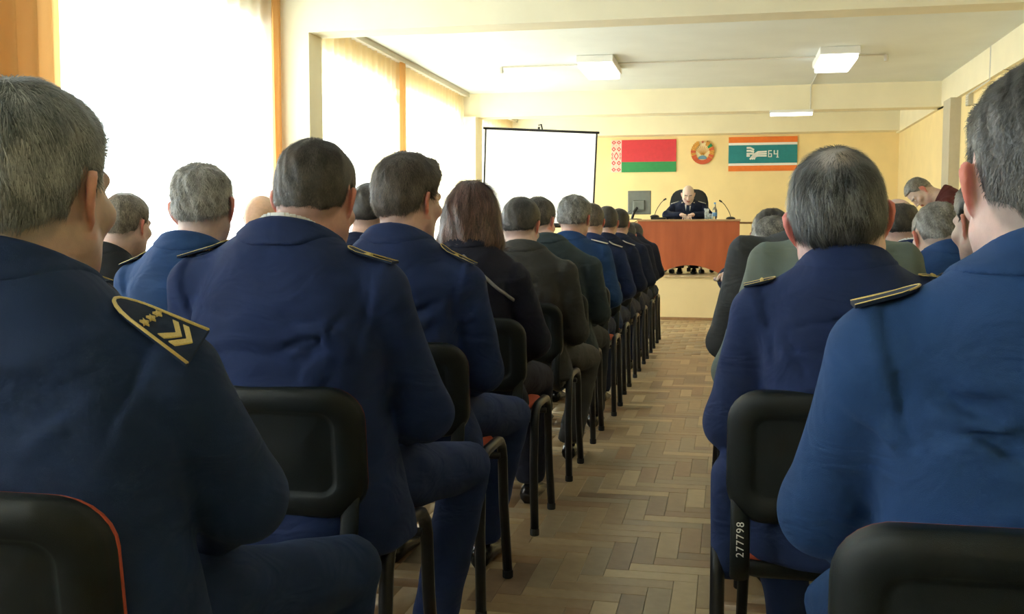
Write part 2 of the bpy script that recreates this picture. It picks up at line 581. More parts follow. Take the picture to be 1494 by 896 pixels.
# lamps
for (x, y, lab) in [(-1.42, 11.1, 'square white ceiling lamp nearer the projection screen'), (1.10, 11.1, 'square lit ceiling lamp nearer the windowless wall'),
                    (-1.42, 4.5, 'ceiling lamp over the front rows, window side'), (1.10, 4.5, 'ceiling lamp over the front rows, wall side')]:
    t = empty('ceiling_lamp', (x, y, H), 0, lab, 'lamp')
    MB().box((-.2, 0, -.075), (.2, .95, 0), .008).build('housing', M['white'], t)
    MB().box((-.18, .02, -.13), (.18, .93, -.076), .015).build('diffuser', M['lamp'], t)
t = empty('tube_lamp', (.78, 13.80, 2.62), 0, 'slim lit tube lamp under the beam above the stage', 'lamp')
MB().box((-.27, -.03, .02), (.27, .03, .055)).build('housing', M['white'], t)
MB().tube([(-.26, 0, 0), (.26, 0, 0)], .02).build('tube', M['tube'], t)
m = MB().tube([(1.02, 12.06, 2.985), (1.02, 12.5, 2.985), (1.02, 13.7, 2.985), (1.02, 13.83, 2.97), (1.02, 13.84, 2.65)], .008, 6)
tag(m.build('lamp_cable', M['cable']), 'thin white cable running from the lit square lamp down to the tube lamp', 'cable')
t = empty('ceiling_conduit', (0, 11.62, 2.985), 0, 'thin white conduit crossing the ceiling in front of the square lamps', 'pipe')
MB().tube([(-2.55, 0, 0), (1.62, 0, 0)], .009, 6).build('pipe', M['cable'], t)
for x in (-2.55, 1.62):
    MB().lathe([(.02, -.07), (.026, -.05), (.02, 0)], (x, 0, 0), 10).build('end_fitting', M['cable'], t)
t = empty('wall_box', (XR - .05, 12.35, 2.52), 0, 'small grey vent box with a thin vertical conduit high on the windowless wall', 'box')
MB().box((-.0, 0, 0), (.05, .14, .13), .004).build('box', M['grey_paint'], t)
for k in range(4):
    MB().box((-.006, .015, .018 + .028 * k), (.0, .125, .030 + .028 * k)).build('slat', M['cable'], t)
MB().tube([(.0, -.95, .14), (.0, -.95, .48)], .01, 6).build('conduit', M['cable'], t)
MB().tube([(.0, 0, .12), (.0, -.95, .14)], .008, 6).build('conduit', M['cable'], t)


# ------------------------------------------------------------------ flag, emblem, banner
YW = YF - .004
def wallbox(x0, x1, z0, z1, d0, d1):
    return MB().box((x0, YF - d1, z0), (x1, YF - d0, z1))
fx0, fx1, fz0, fz1 = -1.93, -.85, 2.115, 2.65
t = empty('national_flag', (0, 0, 0), 0, 'red and green flag with a white and red ornament strip, left of the emblem', 'flag')
ox = fx0 + .175
wallbox(ox, fx1, fz0 + .17, fz1, .002, .02).build('red_field', M['red'], t)
wallbox(ox, fx1, fz0, fz0 + .17, .002, .02).build('green_field', M['green'], t)
wallbox(fx0, ox, fz0, fz1, .002, .02).build('ornament_strip', M['flag_white'], t)
def diamond(m, cx, cz, rx, rz, th, y0, y1):
    for s in range(4):
        a0, a1 = math.pi / 2 * s, math.pi / 2 * (s + 1)
        P = lambda a, k: (cx + rx * k * math.cos(a), cz + rz * k * math.sin(a))
        k = 1 - th
        m.prism([P(a0, k), P(a0, 1), P(a1, 1), P(a1, k)], y0, y1)
m = MB()
cx = (fx0 + ox) / 2
y0, y1 = YF - .023, YF - .0195
for (dz) in (.045, .495):
    for sx in (-1, 1):
        diamond(m, cx + sx * .042, fz0 + dz, .038, .034, .5, y0, y1)
        m.prism([(cx + sx * .042 - .004, fz0 + dz - .004), (cx + sx * .042 + .004, fz0 + dz - .004), (cx + sx * .042 + .004, fz0 + dz + .004), (cx + sx * .042 - .004, fz0 + dz + .004)], y0, y1)
diamond(m, cx, fz0 + .27, .042, .070, .35, y0, y1)
for sz in (-1, 1):
    for sx in (-1, 1):
        diamond(m, cx + sx * .044, fz0 + .27 + sz * .115, .036, .040, .5, y0, y1)
        diamond(m, cx + sx * .066, fz0 + .27 + sz * .03, .018, .03, .5, y0, y1)
        for q in (-.05, 0, .05):
            m.prism([(cx + q - .004, fz0 + .27 + sz * .175 - .004), (cx + q + .004, fz0 + .27 + sz * .175 - .004), (cx + q + .004, fz0 + .27 + sz * .175 + .004), (cx + q - .004, fz0 + .27 + sz * .175 + .004)], y0, y1)
tag(m.build('red_ornament', M['red'], t), kind='stuff')

ex, ez = -.42, 2.43
t = empty('state_emblem', (ex, YF, ez), 0, 'round gold and red state emblem between the flag and the banner', 'emblem')
def ring(m, r0, r1, a0, a1, n, y0, y1, sx=1.0, sz=1.0, waves=0):
    for k in range(n):
        A, B = a0 + (a1 - a0) * k / n, a0 + (a1 - a0) * (k + 1) / n
        r = r1 * (1 + (.04 * (k % 2) if waves else 0))
        m.prism([(r0 * math.cos(A) * sx, r0 * math.sin(A) * sz), (r * math.cos(A) * sx, r * math.sin(A) * sz), (r * math.cos(B) * sx, r * math.sin(B) * sz), (r0 * math.cos(B) * sx, r0 * math.sin(B) * sz)], y0, y1)
m = MB(); ring(m, 0, .135, 0, 2 * math.pi, 28, -.016, -.002, .9, 1.25); m.build('field', M['emblem_cream'], t)
for a0_ in (-55, 112):
    m = MB(); ring(m, .115, .185, R(a0_), R(a0_ + 123), 22, -.03, -.002, 1, 1.05, 1)
    m.build('wreath_half', M['emblem_gold'], t)
m = MB(); ring(m, .125, .19, R(215), R(325), 14, -.036, -.004, 1, 1.05); m.build('red_ribbon', M['emblem_red'], t)
for a in (-30, 10, 170, 200):
    m = MB(); ring(m, .11, .19, R(a), R(a + 14), 3, -.034, -.004, 1, 1.05); m.build('red_ribbon', M['emblem_red'], t)
m = MB(); ring(m, .11, .188, R(30), R(46), 3, -.036, -.004, 1, 1.05); m.build('green_ribbon', M['green'], t)
m = MB(); m.prism([(.075 * math.cos(a), -.115 + .06 * math.sin(a)) for a in np.linspace(0, math.pi, 12)], -.03, -.006); m.build('globe', M['emblem_blue'], t)
m = MB(); m.prism([((.026 if k % 2 == 0 else .011) * math.sin(k * math.pi / 5) * -1, .165 + (.026 if k % 2 == 0 else .011) * math.cos(k * math.pi / 5)) for k in range(10)], -.03, -.006)
m.build('star', M['emblem_red'], t)
m = MB()
for k in range(9):
    a = R(40 + k * 12.5)
    dx, dz = math.cos(a), math.sin(a)
    px, pz = -dz * .004, dx * .004
    m.prism([(dx * .02 - px, -.06 + dz * .02 - pz), (dx * .02 + px, -.06 + dz * .02 + pz), (dx * .16 * (.6 + .4 * dz) + px, -.06 + dz * .16 + pz), (dx * .16 * (.6 + .4 * dz) - px, -.06 + dz * .16 - pz)][::-1], -.020, -.014)
m.build('sun_rays', M['emblem_gold'], t)

bx0, bx1, bz0, bz1 = -.0, 1.09, 2.11, 2.665
t = empty('railway_banner', (0, 0, 0), 0, 'orange, white and teal banner with a white winged emblem, right of the round emblem', 'banner')
hh = bz1 - bz0
for (a, b, mm, nm) in [(0, .16, 'orange', 'orange_stripe'), (.16, .23, 'banner_white', 'white_stripe'), (.23, .76, 'teal', 'teal_field'), (.76, .83, 'banner_white', 'white_stripe'), (.83, 1, 'orange', 'orange_stripe')]:
    wallbox(bx0, bx1, bz0 + hh * a, bz0 + hh * b, .002, .02).build(nm, M[mm], t)
m = MB()
for zz in (.193, .797):
    pass
def P(u, v): return (bx0 + (bx1 - bx0) * u, bz0 + hh * v)
y0, y1 = YF - .0235, YF - .0195
def strip(pts, th):
    """band through (u,v) points with thickness th (v units)"""
    q = [P(*p) for p in pts]
    for a, b in zip(q, q[1:]):
        d = Vector((b[0] - a[0], b[1] - a[1])).normalized()
        nx, nz = -d.y * th / 2, d.x * th / 2
        m.prism([(a[0] - nx, a[1] - nz), (b[0] - nx + d.x * .004, b[1] - nz + d.y * .004), (b[0] + nx + d.x * .004, b[1] + nz + d.y * .004), (a[0] + nx, a[1] + nz)], y0, y1)
for k in range(3):                     # three tracks sweeping from lower left to the right
    dv = k * .062
    strip([(.315 + k * .03, .34), (.345 + k * .02, .42 - dv * .2), (.385 + k * .008, .50 - dv * .6), (.43, .555 - dv * .9), (.555, .565 - dv)], .026)
for k in range(3):                     # wing feathers
    strip([(.265, .68 - k * .085), (.32, .68 - k * .085), (.37, .62 - k * .06)], .03)
strip([(.265, .46), (.31, .46)], .045)
for ch, u in (('B', .585), ('4', .655)):
    pass
# letters Б and Ч as strokes
def stroke(u0, v0, u1, v1):
    a, b = P(u0, v0), P(u1, v1)
    m.prism([(a[0], a[1]), (b[0], a[1]), (b[0], b[1]), (a[0], b[1])], y0, y1)
stroke(.578, .40, .592, .60); stroke(.578, .575, .632, .60); stroke(.578, .49, .632, .512); stroke(.578, .40, .632, .424); stroke(.620, .40, .636, .512)
stroke(.660, .49, .674, .60); stroke(.660, .48, .722, .505); stroke(.708, .40, .724, .60); stroke(.698, .385, .734, .405)
m.build('winged_emblem', M['banner_white'], t)

# ------------------------------------------------------------------ projection screen
A, B = Vector((-2.71, 11.5, 2.27)), Vector((-1.54, 12.3, 2.29))
dx = (B - A); W_ = dx.length; ang = math.atan2(dx.y, dx.x)
t = empty('projection_screen', (A.x, A.y, 0), ang, 'white tripod projection screen with thin black borders beside the stage', 'screen')
def zt(x, z): return (x, .09 * (2.28 - z), z)
m = MB()
th = .004
V = [zt(0, 1.2), zt(W_, 1.2), zt(W_, 2.28), zt(0, 2.28)]
m.v = [(x, y, z) for x, y, z in V] + [(x, y + th, z) for x, y, z in V]
m.f = [[0, 1, 2, 3], [7, 6, 5, 4], [0, 4, 5, 1], [1, 5, 6, 2], [2, 6, 7, 3], [3, 7, 4, 0]]
m.build('glowing_screen_fabric', M['screen'], t)
MB().tube([zt(-.03, 2.29), zt(W_ + .03, 2.29)], .015).build('top_bar', M['black'], t)
for x in (0, W_):
    m = MB()
    a, b = zt(x, 1.2), zt(x, 2.28)
    m.tube([(a[0], a[1] - .003, a[2]), (b[0], b[1] - .003, b[2])], .011, 6)
    m.build('side_border', M['black'], t)
MB().tube([zt(-.04, 1.19), zt(W_ + .04, 1.19)], .028, 12).build('roller_case', M['black'], t)
MB().tube([(W_ / 2, .1, .5), (W_ / 2, .1, 2.34)], .014).build('pole', M['black'], t)
MB().tube([(W_ / 2, .1, 2.36), (W_ / 2, .03, 2.36), (W_ / 2, .0, 2.30)], .01).build('hook', M['black'], t)
for k in range(3):
    a = k * 2 * math.pi / 3 + .5
    MB().tube([(W_ / 2, .1, .75), (W_ / 2 + .55 * math.cos(a), .1 + .55 * math.sin(a), .012)], .011).build('leg', M['black'], t)

# ------------------------------------------------------------------ desk and things on it
SZ = .552
DX0, DX1, DY = -1.155, .155, 13.62
t = empty('desk', ((DX0 + DX1) / 2, DY, SZ), 0, 'cherry wood desk with an arched front panel on the stage', 'desk')
hw = (DX1 - DX0) / 2
poly = [(-hw, .70), (-hw, .03)]
poly += [(-hw + .22, .0)]
for k in range(15):
    a = k / 14
    x = -hw + .24 + (2 * hw - .44) * a
    poly.append((x, .0 + .13 * math.sin(math.pi * a)))
poly += [(hw - .2, .0), (hw, .03), (hw, .70)]
poly = [(x, z) for x, z in poly]
MB().prism(poly, 0, .022).build('front_panel', M['desk'], t)
MB().box((-hw - .01, -.02, .70), (hw + .01, .62, .725), .006).build('desk_top', M['desk_edge'], t)
MB().box((-hw, .023, 0), (-hw + .022, .58, .70)).build('side_panel', M['desk'], t)
MB().box((hw - .022, .023, 0), (hw, .58, .70)).build('side_panel', M['desk'], t)
t = empty('long_table', (-.38, 14.2, SZ), 0, 'long dark edged table behind and beside the cherry desk', 'table')
MB().box((-.95, .06, .672), (.92, .34, .697), .004).build('table_top', M['desk_edge'], t)
for x in (-.9, .87):
    MB().box((x - .02, .1, 0), (x + .02, .3, .67)).build('leg', M['white'], t)

DT = SZ + .7255
# monitor seen from behind
t = empty('computer_monitor', (-1.16, 13.86, DT), R(-6), 'dark computer monitor seen from behind at the window end of the desk', 'monitor')
MB().box((-.155, 0, .07), (.155, .04, .385), .008).build('case', M['monitor'], t)
MB().box((-.08, -.03, .12), (.08, .001, .26), .012).build('back_cover', M['monitor'], t)
MB().tube([(-.02, -.02, .16), (-.06, -.05, .10), (-.09, -.02, .015)], .018).build('stand', M['black'], t)
MB().lathe([(.10, 0), (.10, .008), (.03, .018)], (-.06, 0, 0)).build('stand_foot', M['black'], t)
MB().box((-.145, .041, .08), (.145, .043, .375)).build('display', M['black'], t)
MB().tube([(-.1, -.05, .12), (-.2, -.06, .06), (-.25, -.10, -.01), (-.2, -.1, -.05), (-.05, -.1, -.04), (.03, -.06, .003)], .005, 6).build('cable', M['black'], t)
t2 = empty('equipment_box', (-.90, 13.86, DT), 0, 'low dark box with a grille between monitor and speaker', 'box')
MB().box((-.10, -.06, 0), (.10, .08, .03), .008).build('case', M['black'], t2)
for (x, sx, lab) in [(-.93, 1, 'gooseneck microphone on the monitor side of the desk'), (-.05, -1, 'gooseneck microphone on the bottle side of the desk')]:
    zb = .03 if sx > 0 else 0
    t = empty('gooseneck_microphone', (x + (-.02 if sx > 0 else .09), 13.84 if sx > 0 else 13.74, DT + zb), 0, lab, 'microphone')
    MB().lathe([(.06, 0), (.062, .01), (.05, .025), (.025, .034)]).build('base', M['black'], t)
    pts = [(0, 0, .03), (.015 * sx, 0, .08), (.04 * sx, 0, .13), (.08 * sx, 0, .19), (.12 * sx, 0, .23)]
    MB().tube(pts, .0045, 8).build('gooseneck', M['black'], t)
    MB().tube([(.115 * sx, 0, .226), (.15 * sx, 0, .248)], .011, 10).build('microphone_head', M['black'], t)
t = empty('water_bottle', (-.165, 13.80, DT), 0, 'clear water bottle with a blue label and a tall neck on the desk', 'bottle')
MB().lathe([(.030, 0), (.032, .01), (.032, .12), (.014, .165), (.012, .20)]).build('bottle_body', M['glass'], t, smooth=False)
MB().lathe([(.013, .20), (.014, .222)]).build('cap', M['blue_label'], t)
MB().lathe([(.033, .04), (.033, .09)]).build('label', M['blue_label'], t)
t = MB().lathe([(.028, 0), (.030, .14), (.028, .14), (.026, .006)], (-.27, 13.78, DT)).build('drinking_glass', M['glass'])
tag(t, 'tall clear drinking glass beside the speaker on the desk', 'glass')
t = MB().lathe([(.028, 0), (.034, .075), (.031, .075), (.026, .006)], (-.215, 13.72, DT)).build('drinking_glass', M['glass'])
tag(t, 'short clear tumbler between tall glass and bottle on the desk', 'glass')

# speaker's office chair
SX, SY = -.53, 14.52
t = empty('office_chair', (SX, SY + .12, SZ), 0, 'high backed dark leather office chair behind the desk', 'chair')
m = MB()
pr = []
for k in range(24):
    a = 2 * math.pi * k / 24
    c_, s_ = math.cos(a), math.sin(a)
    pr.append((.27 * abs(c_) ** .55 * (1 if c_ > 0 else -1), .80 + .36 * abs(s_) ** .55 * (1 if s_ > 0 else -1)))
m.prism(pr, .0, .09)
m.prism([(x * .86, .80 + (z - .8) * .9) for x, z in pr], -.04, .0)
m.build('backrest', M['leather'], t)
MB().box((-.26, -.5, .38), (.26, .0, .45), .015).build('seat', M['leather'], t)
for sx in (-1, 1):
    MB().tube([(sx * .27, -.08, .48), (sx * .31, -.1, .66), (sx * .31, -.36, .68), (sx * .27, -.4, .46)], .02).build('armrest', M['black'], t)
MB().lathe([(.03, .1), (.03, .42)], (0, -.25, 0)).build('gas_lift', M['chrome'], t)
for k in range(5):
    a = k * 2 * math.pi / 5 + .3
    ex_, ey_ = .34 * math.cos(a), -.25 + .34 * math.sin(a)
    lg = MB().tube([(0, -.25, .12), (ex_, ey_, .075)], [.025, .018]).build('base_arm', M['chrome'], t)
    MB().lathe([(.028, -.028), (.03, 0), (.028, .028)], (0, 0, 0), 12).build('caster', M['black'], lg, loc=(ex_, ey_, .031), rot=(R(90), 0, a))


# ------------------------------------------------------------------ audience chairs
def rrect(a, b, r, n=8):
    pts = []
    r = max(.004, min(r, a, b))
    for (cx_, cz_, a0) in [(a - r, b - r, 0), (-(a - r), b - r, 90), (-(a - r), -(b - r), 180), (a - r, -(b - r), 270)]:
        for k in range(n):
            t_ = R(a0 + 90 * k / (n - 1))
            pts.append((cx_ + r * math.cos(t_), cz_ + r * math.sin(t_)))
    return pts


def pad_mesh(name, rings, m, bend):
    """rings: (inset, depth) from rim to middle"""
    a, b, r = .235, .1325, .070
    V, F = [], []
    n = 32
    for (ins, dep) in rings:
        for (x, z) in rrect(a - ins, b - ins, r - ins * .8):
            V.append(bend(x, dep, z))
    for i in range(len(rings) - 1):
        for k in range(n):
            k2 = (k + 1) % n
            F.append([i * n + k, i * n + k2, (i + 1) * n + k2, (i + 1) * n + k])
    F.append([(len(rings) - 1) * n + k for k in range(n)])
    return make_mesh(name, np.array(V), F, m, True)


def bend_back(x, d, z):
    # z in -.165..+.165 -> .47...80, leaning back; sides wrap forward
    return (x, .030 - (z + .1325) / .265 * .03 + d + .9 * x * x, .6675 + z)


back_me = pad_mesh('back_shell', [(.0, .016), (.0, -.002), (.003, -.010), (.010, -.0155), (.024, -.018), (.044, -.017), (.048, -.0145), (.054, -.0095), (.058, -.009), (.08, -.009), (.11, -.009)], M['plastic'], bend_back)
pad_me = pad_mesh('cushion', [(.0006, .0155), (.0008, .020), (.006, .034), (.02, .046), (.05, .054), (.11, .056)][::1], M['orange_fabric'], bend_back)
# seat: foam and shell
def seat_rings(name, rings, m):
    V, F = [], []
    n = 32
    for (ins, z) in rings:
        for (x, y) in rrect(.225 - ins, .200 - ins, .06 - ins * .6):
            V.append((x, .300 + y, z))
    for i in range(len(rings) - 1):
        for k in range(n):
            k2 = (k + 1) % n
            F.append([i * n + k, i * n + k2, (i + 1) * n + k2, (i + 1) * n + k])
    F.append([(len(rings) - 1) * n + k for k in range(n)])
    F.append([k for k in range(n)][::-1])
    return make_mesh(name, np.array(V), F, m, True)
seat_me = seat_rings('seat', [(.012, .440), (.004, .446), (.002, .450), (.010, .460), (.05, .466), (.15, .468)], M['orange_fabric'])
under_me = seat_rings('seat_shell', [(.06, .400), (.02, .404), (.004, .415), (-.002, .440), (.004, .444), (.02, .442)], M['plastic'])
def leg_frame_me(sx):
    x = sx * .25
    pts = [(x + sx * .008, .115, .022), (x, .135, .25), (x, .15, .40), (x, .162, .435), (x, .185, .457), (x, .22, .465), (x, .36, .465), (x, .40, .457), (x, .425, .435), (x, .44, .40), (x, .455, .25), (x + sx * .008, .48, .022)]
    m_ = MB().tube(pts, .0155, 10)
    return make_mesh('leg_frame', np.array(m_.v), m_.f, M['frame'], True)
leg_mes = [leg_frame_me(s) for s in (-1, 1)]
_foot = MB().lathe([(.015, .0), (.0172, .003), (.0172, .022), (.016, .025)], n=10)
foot_me = make_mesh('foot_cap', np.array(_foot.v), _foot.f, M['rubber'])
_cb = MB().tube([(-.25, .2, .412), (.25, .2, .412)], .011, 8).tube([(-.25, .4, .412), (.25, .4, .412)], .011, 8)
cross_me = make_mesh('cross_bars', np.array(_cb.v), _cb.f, M['frame'], True)
def bracket_me(sx):
    m_ = MB()
    x = sx * .207
    m_.tube([(x, .066, .60), (x, .058, .555), (x, .050, .50), (x, .052, .45), (x, .075, .418), (x, .13, .405), (x, .22, .405)], .008, 12, flat=2.4)
    return make_mesh('back_bracket', np.array(m_.v), m_.f, M['plastic'], True)
brk_mes = [bracket_me(s) for s in (-1, 1)]


def chair(x, y, label, group=None, rz=0.0):
    t = empty('stacking_chair', (x, y, 0), rz, label, 'chair', group)
    link('back_shell', back_me, t)
    link('back_cushion', pad_me, t)
    link('seat', seat_me, t)
    link('seat_shell', under_me, t)
    link('cross_bars', cross_me, t)
    for i in (0, 1):
        lf = link('leg_frame', leg_mes[i], t)
        sx = (-1, 1)[i]
        for yy in (.115, .48):
            link('foot_cap', foot_me, lf, (sx * .258, yy, 0))
        link('back_bracket', brk_mes[i], t)
    return t
#PEOPLE
# ------------------------------------------------------------------ implicit surfaces, meshed with surface nets
def v3(*a): return np.array(a, dtype=np.float32)
def length(p): return np.sqrt((p * p).sum(-1))
def smin(a, b, k):
    h = np.maximum(k - np.abs(a - b), 0) / k
    return np.minimum(a, b) - h * h * k * .25
def smax(a, b, k): return -smin(-a, -b, k)
def cone(p, a, b, ra, rb):
    """tapered capsule"""
    a, b = np.asarray(a, np.float32), np.asarray(b, np.float32)
    ab = b - a
    t = np.clip(((p - a) @ ab) / max(1e-9, float(ab @ ab)), 0, 1)
    return length(p - a - t[:, None] * ab) - (ra + (rb - ra) * t)
def ellip(p, c, r):
    q = (p - np.asarray(c, np.float32)) / np.asarray(r, np.float32)
    k0 = length(q)
    k1 = length(q / np.asarray(r, np.float32))
    return k0 * (k0 - 1) / np.maximum(k1, 1e-6)
def sstep(a, b, x):
    t = np.clip((x - a) / (b - a), 0, 1)
    return t * t * (3 - 2 * t)


def polygonise(fn, lo, hi, h, s=4, slack=2.2):
    lo = np.asarray(lo, np.float32)
    n = (np.ceil((np.asarray(hi) - lo) / h / s).astype(int)) * s + 1
    cs = n // s + 1
    ax = [lo[i] + np.arange(cs[i]) * h * s for i in range(3)]
    G = np.stack(np.meshgrid(*ax, indexing='ij'), -1).reshape(-1, 3).astype(np.float32)
    dc = fn(G).reshape(cs)
    # blocks (s^3 cells) that may hold the surface
    D = np.repeat(np.repeat(np.repeat(np.where(dc < 0, -1., 1.).astype(np.float32), s, 0), s, 1), s, 2)[:n[0], :n[1], :n[2]]
    near = np.abs(dc) < slack * h * s
    near = np.repeat(np.repeat(np.repeat(near, s, 0), s, 1), s, 2)
    # centre the coarse cells on their sample
    sh = s // 2
    near = np.roll(near, (-sh, -sh, -sh), (0, 1, 2))[:n[0], :n[1], :n[2]]
    D = np.roll(np.repeat(np.repeat(np.repeat(np.where(dc < 0, -1., 1.).astype(np.float32), s, 0), s, 1), s, 2), (-sh, -sh, -sh), (0, 1, 2))[:n[0], :n[1], :n[2]]
    D = np.ascontiguousarray(D)
    idx = np.argwhere(near)
    if len(idx):
        D[near] = fn((lo + idx * h).astype(np.float32))
    D[0], D[-1], D[:, 0], D[:, -1], D[:, :, 0], D[:, :, -1] = 1, 1, 1, 1, 1, 1
    S = D < 0
    cnt = np.zeros(n - 1, np.int8)
    offs = [(i, j, k) for i in (0, 1) for j in (0, 1) for k in (0, 1)]
    for (i, j, k) in offs:
        cnt += S[i:n[0] - 1 + i, j:n[1] - 1 + j, k:n[2] - 1 + k]
    act = (cnt > 0) & (cnt < 8)
    cells_ = np.argwhere(act)
    cv = np.stack([D[cells_[:, 0] + i, cells_[:, 1] + j, cells_[:, 2] + k] for (i, j, k) in offs], 1)
    acc = np.zeros((len(cells_), 3), np.float32)
    num = np.zeros(len(cells_), np.float32)
    for a in range(8):
        for b in range(a + 1, 8):
            oa, ob = np.array(offs[a]), np.array(offs[b])
            if np.abs(oa - ob).sum() != 1: continue
            va, vb = cv[:, a], cv[:, b]
            m = (va < 0) != (vb < 0)
            t = np.where(m, va / np.where(m, va - vb, 1), 0)
            acc += np.where(m[:, None], oa + t[:, None] * (ob - oa), 0)
            num += m
    V = lo + (cells_ + acc / np.maximum(num, 1)[:, None]) * h
    ids = np.full(n - 1, -1, np.int32)
    ids[act] = np.arange(len(cells_))
    quads = []
    for ax_ in range(3):
        sl0 = [slice(0, n[0]), slice(0, n[1]), slice(0, n[2])]
        sl0[ax_] = slice(0, n[ax_] - 1)
        sl1 = list(sl0)
        sl1[ax_] = slice(1, n[ax_])
        A_, B_ = S[tuple(sl0)], S[tuple(sl1)]
        e = np.argwhere(A_ != B_)
        u, w_ = [(1, 2), (2, 0), (0, 1)][ax_]
        ok = (e[:, u] > 0) & (e[:, w_] > 0) & (e[:, u] < n[u] - 1) & (e[:, w_] < n[w_] - 1)
        e = e[ok]
        fl_ = A_[tuple(e.T)]
        def g(du, dw):
            c = e.copy()
            c[:, u] -= du
            c[:, w_] -= dw
            return ids[tuple(c.T)]
        q = np.stack([g(1, 1), g(0, 1), g(0, 0), g(1, 0)], 1)
        q[~fl_] = q[~fl_][:, ::-1]
        quads.append(q)
    Q = np.concatenate(quads)
    Q = Q[(Q >= 0).all(1)]
    return V.astype(np.float32), Q.astype(np.int32)


def vnormals(V, Q):
    a = V[Q[:, 2]] - V[Q[:, 0]]
    b = V[Q[:, 3]] - V[Q[:, 1]]
    fn_ = np.cross(a, b)
    N = np.zeros_like(V)
    for k in range(4):
        np.add.at(N, Q[:, k], fn_)
    return N / np.maximum(length(N), 1e-9)[:, None]


# ------------------------------------------------------------------ head, in head coordinates (x right, y forward, z up, origin between the ears)
def skull(p, w=1.0):
    q = p * v3(1 / w, 1, 1)
    d = ellip(q, (0, -.012, .035), (.076, .097, .088))
    d = smin(d, ellip(q, (0, .030, -.028), (.062, .066, .080)), .03)
    d = smin(d, ellip(q, (0, -.045, .0), (.064, .058, .075)), .03)
    return d


EAR = None
def head_sdf(p, w, neck_to, es=.84, nr=.061):
    d = skull(p, w)
    q = p * v3(1 / w, 1, 1)
    qa = q.copy()
    qa[:, 0] = np.abs(qa[:, 0])
    d = smin(d, cone(qa, (.056, .005, -.052), (.020, .070, -.100), .018, .016), .03)      # jaw
    d = smin(d, ellip(q, (0, .078, -.100), (.022, .018, .016)), .02)                       # chin
    d = smin(d, ellip(qa, (.045, .062, -.018), (.022, .022, .018)), .02)                   # cheek bones
    d = smin(d, cone(qa, (.012, .088, .026), (.045, .074, .026), .008, .009), .014)        # brow
    d = smax(d, -ellip(qa, (.031, .098, .008), (.020, .016, .012)), .014)                  # sockets
    d = smin(d, ellip(qa, (.031, .078, .006), (.0135, .0125, .0115)), .004)                # lids
    d = smin(d, cone(q, (0, .092, .016), (0, .110, -.022), .0065, .0105), .012)            # nose
    d = smin(d, ellip(qa, (.011, .100, -.026), (.007, .010, .007)), .006)
    d = smin(d, ellip(q, (0, .092, -.052), (.024, .010, .006)), .006)                      # lips
    d = smin(d, ellip(q, (0, .090, -.062), (.020, .010, .007)), .006)
    d = smax(d, -cone(qa, (.0, .103, -.0565), (.022, .094, -.0575), .0016, .0014), .004)
    # neck
    d = smin(d, cone(p, (0, -.018, -.035), neck_to, nr, nr + .004), .03)
    # ears
    s = np.sign(p[:, 0])
    e = np.stack([np.abs(p[:, 0]) - .072 * w, p[:, 1] + .008, p[:, 2] + .004], 1)
    c, sn = math.cos(.48), math.sin(.48)                          # flare outward towards the back
    ex_ = e[:, 0] * c + e[:, 1] * sn
    ey_ = -e[:, 0] * sn + e[:, 1] * c
    c, sn = math.cos(.18), math.sin(.18)
    ey2 = ey_ * c + e[:, 2] * sn
    ez2 = -ey_ * sn + e[:, 2] * c
    E_ = np.stack([ex_, ey2, ez2], 1) / es
    near = (np.abs(e[:, 0]) < .05) & (np.abs(e[:, 1]) < .06) & (np.abs(e[:, 2]) < .06)
    if near.any():
        q2 = E_[near]
        dd = ellip(q2, (.0085, -.012, .007), (.0050, .021, .034))
        pts = [(.008, .006, .014), (.012, .002, .029), (.015, -.010, .037), (.016, -.023, .031), (.014, -.029, .015), (.011, -.027, -.002), (.009, -.018, -.017), (.008, -.006, -.026)]
        rim = None
        for a_, b_ in zip(pts, pts[1:]):
            r_ = cone(q2, a_, b_, .0036, .0036)
            rim = r_ if rim is None else np.minimum(rim, r_)
        dd = smin(dd, rim, .006)
        pts = [(.010, -.008, .024), (.012, -.018, .012), (.011, -.016, -.004), (.009, -.004, -.014)]
        for a_, b_ in zip(pts, pts[1:]):
            dd = smin(dd, cone(q2, a_, b_, .0028, .0028), .005)
        dd = smin(dd, ellip(q2, (.007, -.006, -.028), (.0048, .009, .011)), .006)
        dd = smax(dd, -ellip(q2, (.013, -.004, .000), (.006, .007, .012)), .005)
        dd = smin(dd, ellip(q2, (.004, .006, -.004), (.004, .005, .007)), .006)
        dd = smin(dd, ellip(q2, (-.002, -.004, .0), (.008, .008, .020)), .008)
        d2 = d.copy()
        d2[near] = smin(d[near], dd * es, .006)
        d = d2
    return d


def hair_fields(p, w, st):
    """thickness of the hair over the skull, and how much hair grows there"""
    q = p * v3(1 / w, 1, 1)
    phi = np.degrees(np.arctan2(np.abs(q[:, 0]), -(q[:, 1] + .012)))
    nz = st.get('nape', -.062)
    zb = np.interp(phi, [0, 35, 55, 68, 80, 92, 104, 118, 135, 180],
                   [nz, nz + .004, nz + .020, -.030, .020, .034, .004, .030, .070 + st.get('recede', 0), .082 + st.get('recede', 0)])
    if st.get('lopside'):
        zb = zb + st['lopside'] * q[:, 0]
    g = sstep(-.006, .016, q[:, 2] - zb)
    T = st.get('side', .007) + (st.get('top', .014) - st.get('side', .007)) * sstep(.02, .10, q[:, 2])
    back = sstep(90, 20, phi) * (1 - sstep(.05, .11, q[:, 2]))
    T = T + st.get('back', 0) * back * sstep(-.06, -.02, q[:, 2])
    bald = st.get('bald')
    if bald is not None:
        c_, r_, amt = bald
        dd = length(p - np.asarray(c_, np.float32))
        k = 1 - amt * (1 - sstep(r_ * .6, r_ * 1.15, dd))
        g = g * k
    return T, g


